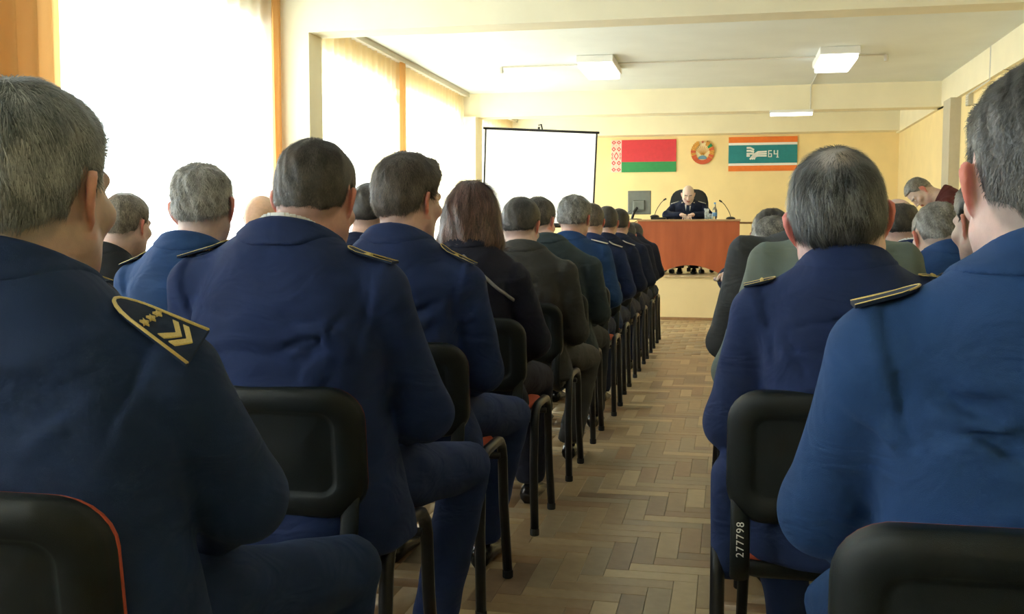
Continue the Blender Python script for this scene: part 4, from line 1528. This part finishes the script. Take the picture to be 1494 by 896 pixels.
def grey(v, w_=1.0): return (v * w_, v, v * .98)
HAIR = dict(
    salt=dict(dark=(.11, .13, .135), light=(.44, .46, .47), grey_low=(.16, .17, .17), top=.014, side=.006, nape=-.050, fade=.55, lift=.08, mess=.14),
    brown=dict(dark=(.030, .024, .020), light=(.11, .095, .08), top=.012, side=.005, nape=-.05, fade=.5, lift=.16, mess=.3),
    brown_long=dict(dark=(.035, .028, .025), light=(.17, .14, .12), top=.024, side=.009, back=.004, nape=-.058, fade=.4, lift=.2, mess=.35, comb=(-.9, .3, .3)),
    balding=dict(dark=(.022, .025, .028), light=(.20, .21, .22), top=.008, side=.006, back=.010, nape=-.052, fade=.35, lift=.10, mess=.12, thin=((.0, -.075, .100), .050, .9), grey_low=(.035, .036, .038)),  # near-black low hair: dark hair plus shade put into the colour
    cropped=dict(dark=(.030, .030, .030), light=(.12, .12, .12), grey_low=(.17, .165, .16), top=.010, side=.004, nape=-.052, fade=.6, lift=.2, mess=.3),
    silver=dict(dark=(.20, .20, .195), light=(.55, .55, .53), top=.020, side=.008, back=.003, nape=-.045, fade=.35, lift=.22, mess=.4, lump=.003, comb=(-.8, .2, .4)),
    ash=dict(dark=(.09, .075, .055), light=(.32, .28, .22), top=.012, side=.009, nape=-.050, fade=.3, lift=.1, mess=.2),
    black=dict(dark=(.012, .011, .011), light=(.05, .047, .045), top=.014, side=.008, nape=-.055, fade=.4, lift=.15, mess=.25),
    dark=dict(dark=(.02, .018, .017), light=(.08, .072, .065), top=.014, side=.008, nape=-.055, fade=.4, lift=.15, mess=.25),
    fringe=dict(dark=(.10, .08, .06), light=(.3, .25, .2), top=.003, side=.004, nape=-.05, fade=.2, lift=.1, mess=.2, bald=((.0, .0, .10), .13, 1.0)),
    fringe_dark=dict(dark=(.02, .018, .017), light=(.10, .09, .08), top=.006, side=.010, nape=-.055, fade=.3, lift=.1, mess=.2, bald=((.0, -.045, .105), .070, .98)),
    greycrop=dict(dark=(.12, .115, .105), light=(.38, .37, .34), top=.008, side=.004, nape=-.050, fade=.6, lift=.12, mess=.2),
    bob=dict(dark=(.045, .022, .018), light=(.19, .10, .08), top=.016, side=.014, nape=-.055, fade=.4, bob=True, lift=.05, mess=.10, comb=(.1, .2, -.4), crown=(0, .02, .13)),
)
LX = -.93
ROW = [1.0 + .835 * k for k in range(12)]
chair(LX, ROW[0] - .01, 'nearest black backed chair on the window side, under the grey haired man with chevrons')
chair(LX + .0, ROW[1], 'black backed chair in the second row under the close cropped brown haired man')
chair(LX + .0, ROW[2], 'black backed chair behind the man turning his head, third row by the aisle')
chair(LX, ROW[3], 'black backed aisle chair of the woman with the bob haircut')
chair(LX, ROW[4], 'aisle chair under the man in the brown grey suit')
chair(LX, ROW[5], 'aisle chair under the man in the dark green grey suit')
chair(LX + .02, ROW[6], 'aisle chair under the silver haired man in bright blue')
for k, nm in zip(range(7, 12), ['aisle chair just ahead of the silver haired man in bright blue', 'aisle chair four rows from the stage on the window side', 'aisle chair three rows from the stage on the window side', 'aisle chair in the second window side row from the stage', 'aisle chair in the window side row closest to the stage']):
    chair(LX + .0, ROW[k], nm)
LC = [(-1.53, ROW[1], 'chair of the navy uniformed person hidden behind the front grey haired man'), (-1.56, ROW[2], 'chair of the wavy silver haired man in the blue uniform by the window'),
      (-2.40, ROW[3], 'chair of the ash haired man near the window'), (-1.60, ROW[4] - .05, 'chair of the dark haired person half hidden behind the head turner'),
      (-2.34, ROW[5] - .3, 'chair of the bald man near the window'), (-1.47, ROW[6], 'chair of the flushed man behind the green grey suit')]
for x, y, nm in LC: chair(x, y, nm)
RX = .345
chair(RX + .004, ROW[0] + .07, 'black backed chair with orange edge under the big navy jacket beside the wall side aisle')
c2 = chair(RX - .105, ROW[1] + .14, 'black backed chair with white painted digits under the balding man')
for x, y, nm in [(.31, ROW[2] + .05, 'chair of the man in the pale grey green jacket'), (.24, ROW[3] + .05, 'chair of the bowed man in the dark grey jacket'), (.22, ROW[4] + .05, 'chair of the man stretching his hand into the aisle'),
                 (.80, ROW[2] + .0, 'chair of the man in the black suit beyond the pale jacket'), (.78, ROW[3] + .1, 'chair of the grey cropped man in bright navy'), (.77, ROW[4] + .15, 'chair of the man with the bald crown and white collar')]:
    chair(x, y, nm)
# digits painted on the bracket of the balding man's chair
cu = bpy.data.curves.new('painted_digits', 'FONT')
cu.body = '277798'
cu.size = .021
cu.extrude = .0003
cu.space_character = 1.15
cu.materials.append(M['white_ink'])
_o = bpy.data.objects.new('digits', cu)
C.objects.link(_o)
_me = bpy.data.meshes.new_from_object(_o.evaluated_get(bpy.context.evaluated_depsgraph_get()))
bpy.data.objects.remove(_o)
tag(link('painted_digits', _me, c2, (-.2000, .0395, .468), (R(90), R(-90), 0)), kind='stuff')


def s2(d, **k):
    r = dict(HAIR[d]); r.update(k); return r


P = person
# ---------------- window block, aisle seats
P('large grey haired man seen from behind, gold stars and chevrons on his shoulder board', LX, ROW[0], h=.0065, hh=.0031,
  head=(-.032, .290, 1.150), yaw=2, pitch=2, hw=1.0, hs=1.20, trap=.092, ears=.88, sw=.275, szl=.985, szr=.962, nz=1.085, nx=-.02, ny=.225, fat=1.22, shoulder_y=.235,
  spine=[(.46, 0, .215), (.60, 0, .19), (.75, 0, .18), (.90, -.01, .20), (1.0, -.015, .22), (1.12, -.02, .225)],
  elbow=((-.28, .24, .71), (.268, .32, .725)), wrist=((-.12, .46, .60), (.10, .50, .60)), knee=((-.17, .66, .50), (.24, .78, .47)), ankle=((-.15, .60, .10), (.20, .70, .10)),
  jacket='navy_teal', trousers='navy_teal', hair=HAIR['salt'], skin=(.55, .36, .28), ear=(.60, .30, .24), nstr=22000, slen=.019, swid=.00042, seed=3,
  board=[dict(side=1, x0=.163, x1=.262, w=.030, y0=.218, y1=.212, tilt=1, lk=.6, chevrons=True, tr=.0026), dict(side=-1)])
P('seated man in navy uniform with close cropped brown hair and pink neck, second row aisle', LX + .035, ROW[1], h=.0075, hh=.003,
  head=(.020, .275, 1.166), yaw=2, pitch=14, hw=1.0, nx=.005, sw=.262, szl=1.045, szr=1.03, nz=1.120, ny=.165, fat=1.12,
  elbow=((-.27, .24, .72), (.265, .26, .715)), wrist=((-.10, .50, .66), (.12, .54, .62)), knee=((-.17, .66, .50), (.235, .74, .49)), ankle=((-.15, .60, .10), (.16, .70, .10)),
  jacket='navy', trousers='navy', hair=s2('brown', tuft=[((-.02, .01, .128), (.03, .03, .014))]), skin=(.66, .36, .29), ear=(.62, .26, .21), nstr=20000, slen=.011, swid=.0004, seed=8, shirt=True, back_seam=True,
  board=[dict(side=1, tilt=.1), dict(side=-1, tilt=.1)])
P('seated man turning his head to the aisle, tousled brown hair and navy uniform, third row', LX + .0, ROW[2], h=.009, hh=.0034,
  head=(.01, .255, 1.19), yaw=-26, pitch=6, hw=1.0, sw=.26, sz=1.01, nz=1.115, ny=.165,
  elbow=((-.26, .24, .72), (.245, .22, .70)), knee=((-.17, .66, .50), (.22, .72, .48)),
  hair=s2('brown_long', tuft=[((.0, .055, .118), (.045, .035, .022)), ((-.05, .0, .115), (.03, .04, .02))]), skin=(.60, .37, .30), nstr=12000, slen=.024, swid=.0006, seed=5, board=[dict(side=1, trim='gold'), dict(side=-1)])
def bag_strap(t, march, bendv, sdf):
    pts = []
    for k in range(12):
        f = k / 11
        pts.append((.02 + .0 + .13 * f - .10, 0, 0))
    xs = np.linspace(.01, .18, 14); zs = np.linspace(1.02, .86, 14)
    p = march(xs, zs, -.10, axis=1, sgn=1)
    m_ = MB().tube([(a, b - .005, c_) for a, b, c_ in p], .009, 8, flat=.6)
    m_.build('bag_strap', M['strap'], t, True)
P('seated woman with a reddish brown bob and a bag strap across her dark jacket', LX, ROW[3], h=.010, hh=.0042,
  head=(.0, .225, 1.155), yaw=8, pitch=6, hw=.97, sw=.235, sz=.985, nz=1.09, ny=.165, fat=.98,
  elbow=((-.24, .22, .71), (.24, .22, .70)), jacket='black_cloth', trousers='black_cloth', hair=HAIR['bob'], skin=(.6, .4, .33), nstr=9000, slen=.055, swid=.0011, seed=6, front=bag_strap)
P('seated man in a brown grey suit with short dark hair, just ahead of the woman', LX + .04, ROW[4], h=.012, hh=.0048,
  head=(-.03, .27, 1.125), yaw=-8, pitch=18, sw=.245, sz=.975, nz=1.06, elbow=((-.25, .22, .70), (.235, .20, .66)), wrist=((-.12, .46, .60), (.17, .40, .60)), knee=((-.17, .66, .5), (.22, .72, .48)),
  jacket='grey_suit', trousers='grey_suit', hair=HAIR['dark'], skin=(.56, .36, .29), nstr=3500, slen=.014, swid=.0009, seed=7)
P('seated man in dark green grey suit, head half hidden by the brown grey suit', LX + .05, ROW[5], h=.013, hh=.005,
  head=(-.105, .25, 1.155), nx=-.04, yaw=-15, pitch=14, sw=.245, sz=.97, nz=1.09, elbow=((-.25, .22, .70), (.225, .22, .68)),
  jacket='green_suit', trousers='black_suit', hair=s2('dark', light=(.13, .12, .11)), skin=(.6, .36, .3), nstr=2500, slen=.014, swid=.001, seed=9)
P('silver haired man in bright blue uniform seen against the lower corner of the projection screen', LX - .005, ROW[6], h=.013, hh=.0055,
  head=(.02, .25, 1.18), yaw=-12, pitch=8, hs=1.06, hw=1.05, sw=.26, sz=1.03, nz=1.10, jacket='navy_bright', trousers='navy_dark', hair=s2('silver', light=(.38, .38, .37), dark=(.11, .11, .11)), nstr=3500, slen=.020, swid=.0011, seed=10, board=[dict(side=1, tr=.003, trim='silver', marks=False)])
rowk = [(7, .01, 'navy', s2('ash', dark=(.06, .045, .035), light=(.2, .16, .12)), 'seated man in navy uniform with light brown hair, directly ahead of the silver haired man'),
        (8, .02, 'navy_dark', HAIR['dark'], 'dark haired man with silver edged shoulder board, second ahead of the silver haired man'),
        (9, .03, 'navy_dark', HAIR['black'], 'seated man with black hair overlapping the monitor side of the stage'),
        (10, .0, 'black_cloth', HAIR['dark'], 'seated man in dark clothes leaning forward, second row from the stage'),
        (11, .0, 'black_cloth', HAIR['black'], 'seated man in dark clothes leaning forward, row closest to the stage')]
for (k, dx_, jk, hr, lab) in rowk:
    P(lab, LX + dx_, ROW[k], h=.016, hh=.0065, head=(.0, .26, 1.17 if k < 10 else 1.10), yaw=-2 + 3 * (k % 3), pitch=10, sw=.25, sz=1.0, nz=1.09, jacket=jk, trousers='navy_dark', hair=hr, nstr=1000, slen=.015, swid=.0016,
      seed=20 + k, bend=0 if k < 10 else 16, board=[dict(side=1, tr=.003, trim='silver', marks=False)] if k in (7, 8) else None)
# ---------------- window block, further seats
P('person in dark navy uniform mostly hidden behind the front grey haired man', -1.54, ROW[1], h=.010, hh=.005, head=(.0, .24, 1.15), yaw=-10, pitch=25, sw=.25, sz=.99, nz=1.08,
  jacket='navy_dark', trousers='navy_dark', hair=HAIR['dark'], nstr=2500, slen=.014, swid=.0008, seed=31, board=[dict(side=1), dict(side=-1)])
P('seated man with wavy silver grey hair and bright blue uniform by the bright window', -1.58, ROW[2], h=.009, hh=.0036, head=(.0, .25, 1.17), yaw=14, pitch=4, roll=-4, hw=1.0, sw=.25, sz=1.0, nz=1.095, fat=1.0, ears=1.0,
  jacket='navy_bright', hair=s2('silver', tuft=[((-.045, .0, .100), (.035, .05, .035))]), skin=(.62, .42, .35), ear=(.70, .28, .24), nstr=9000, slen=.020, swid=.0008, seed=32, board=[dict(side=1), dict(side=-1)])
P('seated man with ash blond hair and black jacket low before the near window', -2.42, ROW[3] - .02, h=.013, hh=.0046, head=(.05, .27, 1.125), yaw=-6, pitch=8, sw=.235, sz=.97, nz=1.06,
  jacket='black_suit', trousers='black_suit', hair=HAIR['ash'], skin=(.7, .47, .38), nstr=3500, slen=.016, swid=.0009, seed=33)
P('dark haired person whose head shows only behind the head turner', -1.62, ROW[4] - .1, h=.014, hh=.006, head=(.02, .25, 1.19), yaw=0, pitch=8, sw=.24, sz=.99, nz=1.09,
  jacket='navy_dark', trousers='navy_dark', hair=HAIR['dark'], nstr=1500, slen=.014, swid=.001, seed=34)
P('bald seated man in dark clothes between two taller men near the window', -2.34, ROW[5] - .5, h=.015, hh=.005, head=(.0, .25, 1.165), yaw=-5, pitch=22, sw=.24, sz=.96, nz=1.06,
  jacket='navy_dark', trousers='navy_dark', hair=s2('fringe', bald=((0, -.02, .05), .16, .85), fade=.12), skin=(.74, .44, .28), nstr=300, slen=.012, swid=.001, seed=35)
P('flushed faced man in dark clothes glimpsed between the suited men', -1.45, ROW[6] + .05, h=.016, hh=.006, head=(.22, .28, 1.12), nx=.08, yaw=-45, pitch=10, sw=.24, sz=.98, nz=1.08,
  jacket='navy_dark', trousers='navy_dark', hair=s2('silver', light=(.4, .38, .35)), skin=(.68, .38, .3), nstr=1200, slen=.014, swid=.0012, seed=36)
# ---------------- wall block
P('broad man in navy uniform with cropped hair, cut off by the picture edge', RX + .022, ROW[0] + .10, h=.0065, hh=.0031,
  head=(-.004, .20, 1.155), yaw=2, pitch=4, roll=0, hw=1.02, hs=1.08, ears=.74, sw=.250, trap=.080, szl=1.015, szr=1.03, nz=1.10, ny=.15, fat=1.06, shoulder_y=.145, fold_k=1.0,
  elbow=((-.235, .27, .74), (.27, .20, .71)), wrist=((-.12, .50, .58), (.12, .46, .60)), knee=((-.16, .72, .46), (.2, .7, .5)), ankle=((-.14, .66, .1), (.15, .6, .1)),
  jacket='navy_bright', trousers='navy_bright', hair=HAIR['cropped'], skin=(.68, .45, .38), ear=(.70, .27, .23), nstr=22000, slen=.010, swid=.00038, seed=41, collar_r=.118,
  board=[dict(side=-1, marks=False, x0=.15), dict(side=1, marks=False)])
P('seated man in navy uniform with thinning combed dark hair and red ears', RX - .115, ROW[1] + .12, h=.0075, hh=.003,
  head=(-.012, .21, 1.122), yaw=-3, pitch=4, roll=-7, hw=.97, hs=1.13, fold_k=1.1, sw=.222, szl=.99, szr=1.005, nz=1.068, trap=.075, ny=.165, fat=.98,
  elbow=((-.215, .22, .71), (.24, .22, .71)), wrist=((-.13, .46, .58), (.12, .46, .6)), knee=((-.13, .68, .49), (.17, .66, .5)), ankle=((-.05, .62, .1), (.15, .6, .1)),
  jacket='navy', trousers='navy', hair=HAIR['balding'], skin=(.66, .42, .36), ear=(.70, .24, .22), nstr=20000, slen=.024, swid=.0005, seed=42, folds=14, collar_r=.098,
  skirt=[((-.205, .18, .60), (-.215, .20, .42), .05, .04)], board=[dict(side=-1), dict(side=1)])
P('seated man in a pale grey green jacket hidden behind the balding man', .285, ROW[2] + .05, h=.011, hh=.006, head=(.02, .30, 1.12), yaw=0, pitch=28, sw=.228, sz=1.07, nz=1.11, trap=.06, ny=.18,
  jacket='pale_suit', trousers='black_suit', hair=HAIR['dark'], nstr=1500, slen=.014, swid=.001, seed=43)
P('bowed grey haired man in a dark grey jacket beside the aisle', .25, ROW[3] + .05, h=.013, hh=.005, head=(-.085, .30, 1.045), yaw=2, pitch=42, sw=.245, sz=1.085, nz=1.10, trap=.06, ny=.2, bend=6,
  jacket='dark_grey_suit', trousers='black_suit', hair=s2('greycrop', dark=(.05, .05, .05)), nstr=2500, slen=.012, swid=.001, seed=44)
P('seated man with dark hair stretching one hand out into the aisle', .20, ROW[4] + .1, h=.013, hh=.0055, head=(-.01, .25, 1.07), yaw=2, pitch=25, sw=.24, sz=.95, nz=1.0,
  elbow=((-.14, .22, .86), (.24, .22, .7)), wrist=((-.17, .10, .905), (.12, .46, .6)), jacket='navy_dark', trousers='navy_dark', hair=HAIR['dark'], skin=(.62, .42, .34), nstr=1500, slen=.013, swid=.001, seed=45, curl=.25)
P('seated man in a black suit partly hidden by the cropped dark haired man', .76, ROW[2] + .02, h=.011, hh=.0045, head=(-.08, .25, 1.12), yaw=22, pitch=10, sw=.25, sz=.99, nz=1.065,
  jacket='black_suit', trousers='black_suit', hair=HAIR['dark'], skin=(.6, .4, .33), ear=(.6, .25, .2), nstr=2500, slen=.013, swid=.0009, seed=46)
P('seated man with grey cropped hair and vivid navy uniform on the wall side', .77, ROW[3] + .1, h=.012, hh=.0045, head=(-.04, .27, 1.075), yaw=14, pitch=26, hs=1.03, sw=.245, sz=1.01, nz=1.07,
  jacket='navy_bright', hair=s2('greycrop', top=.006), skin=(.72, .48, .38), nstr=3500, slen=.010, swid=.0008, seed=47)
P('seated man with a bald crown, dark fringe of hair and white shirt collar', .77, ROW[4] + .15, h=.014, hh=.005, head=(-.05, .25, 1.115), yaw=10, pitch=22, sw=.25, sz=1.0, nz=1.06, shirt=True, hs=1.05,
  jacket='navy', hair=HAIR['fringe_dark'], skin=(.66, .42, .34), nstr=2500, slen=.014, swid=.001, seed=48)
P('grey haired person in maroon bending forward beyond the seated men on the wall side', 2.20, 8.8, rz=R(75), z0=.45, zf=-.45, knee=((-.1, .26, .06), (.1, .26, .06)), ankle=((-.1, .20, -.35), (.1, .20, -.35)), h=.013, hh=.005, head=(.0, .27, 1.19), yaw=20, pitch=25, sw=.20, sz=1.02, nz=1.10, bend=42, legs=True,
  jacket='maroon', trousers='black_suit', hair=s2('greycrop', top=.010), skin=(.62, .42, .33), nstr=2500, slen=.012, swid=.001, seed=49, folds=4)
chair(2.38, 8.3, 'chair of the person in maroon bending forward', rz=R(75))


# ---------------- the speaker
def speaker_front(t, march, bendv, sdf):
    def patch(name, L_, R_, m, off, n=10, parent=t):
        a = np.array(L_); b = np.array(R_)
        V = []
        us = np.linspace(0, 1, 5)
        for k in range(n):
            f = k / (n - 1)
            pa = np.array([np.interp(f, np.linspace(0, 1, len(a)), a[:, i]) for i in range(2)])
            pb = np.array([np.interp(f, np.linspace(0, 1, len(b)), b[:, i]) for i in range(2)])
            for u in us: V.append(pa + (pb - pa) * u)
        V = np.array(V)
        p = march(V[:, 0], V[:, 1], .6, axis=1, sgn=-1)
        p[:, 1] = np.maximum(p[:, 1], np.median(p[:, 1]) - .05)
        p[:, 1] += off
        q = p.copy(); q[:, 1] -= off + .004
        F = [[i * 5 + k, (i + 1) * 5 + k, (i + 1) * 5 + k + 1, i * 5 + k + 1] for i in range(n - 1) for k in range(4)]
        nn_ = n * 5
        F += [[f[0] + nn_, f[3] + nn_, f[2] + nn_, f[1] + nn_] for f in F]
        for i in range(n - 1):
            F += [[i * 5, i * 5 + nn_, (i + 1) * 5 + nn_, (i + 1) * 5], [i * 5 + 4, (i + 1) * 5 + 4, (i + 1) * 5 + 4 + nn_, i * 5 + 4 + nn_]]
        return link(name, make_mesh(name, bendv(np.concatenate([p, q])), F, m, True), parent)
    patch('shirt_front', [(-.055, 1.005), (-.02, .80)], [(.055, 1.005), (.02, .80)], M['shirt'], .005)
    patch('necktie', [(-.014, .99), (-.026, .84), (-.02, .80)], [(.014, .99), (.026, .84), (.02, .80)], M['tie'], .010)
    patch('lapel', [(-.075, 1.01), (-.105, .94), (-.035, .79)], [(-.048, 1.01), (-.045, .92), (-.012, .79)], M['navy_dark'], .012)
    patch('lapel', [(.048, 1.01), (.045, .92), (.012, .79)], [(.075, 1.01), (.105, .94), (.035, .79)], M['navy_dark'], .012)
    patch('collar_tab', [(-.082, .995), (-.090, .955)], [(-.060, .995), (-.072, .955)], M['silver'], .018, n=4)
    patch('collar_tab', [(.060, .995), (.072, .955)], [(.082, .995), (.090, .955)], M['silver'], .018, n=4)
P('bald senior officer facing the hall, looking down with clasped hands at the desk', SX, SY + .04, rz=math.pi, z0=SZ - .0, h=.010, hh=.004,
  head=(.0, .27, 1.065), yaw=4, pitch=24, hs=1.02, sw=.262, sz=.945, nz=1.02, ny=.18, fat=1.06,
  spine=[(.46, 0, .215), (.60, 0, .20), (.75, 0, .20), (.90, 0, .20), (1.0, 0, .20), (1.12, 0, .20)],
  elbow=((-.28, .38, .79), (.28, .38, .79)), wrist=((-.085, .56, .79), (.085, .56, .79)), knee=((-.10, .62, .49), (.10, .62, .49)), ankle=((-.10, .58, .10), (.09, .58, .10)),
  jacket='navy_dark', trousers='black_suit', hair=s2('fringe', light=(.5, .48, .45), dark=(.13, .11, .10)), skin=(.74, .50, .40), ear=(.7, .42, .34), nstr=500, slen=.008, swid=.0008, seed=60, noeye=True,
  board=[dict(side=1, trim='silver', tr=.005), dict(side=-1, trim='silver', tr=.005)], front=speaker_front, curl=.75, folds=2)

# repeats of one kind share a group name
GROUPS = {'stacking_chair': 'black stacking chairs of the audience', 'sheer_curtain': 'white sheer curtains', 'orange_sheer_curtain': 'orange sheer curtains',
          'orange_drape': 'orange drapes', 'curtain_rail': 'curtain rails', 'ceiling_lamp': 'square ceiling lamps', 'gooseneck_microphone': 'microphones on the desk',
          'drinking_glass': 'glasses on the desk', 'person': 'people seated in the audience'}
for o in sc.objects:
    k = o.name.split('.')[0]
    if o.parent is None and k in GROUPS and not (k == 'person' and ('officer' in o.get('label', '') or 'bending' in o.get('label', ''))):
        o['group'] = GROUPS[k]
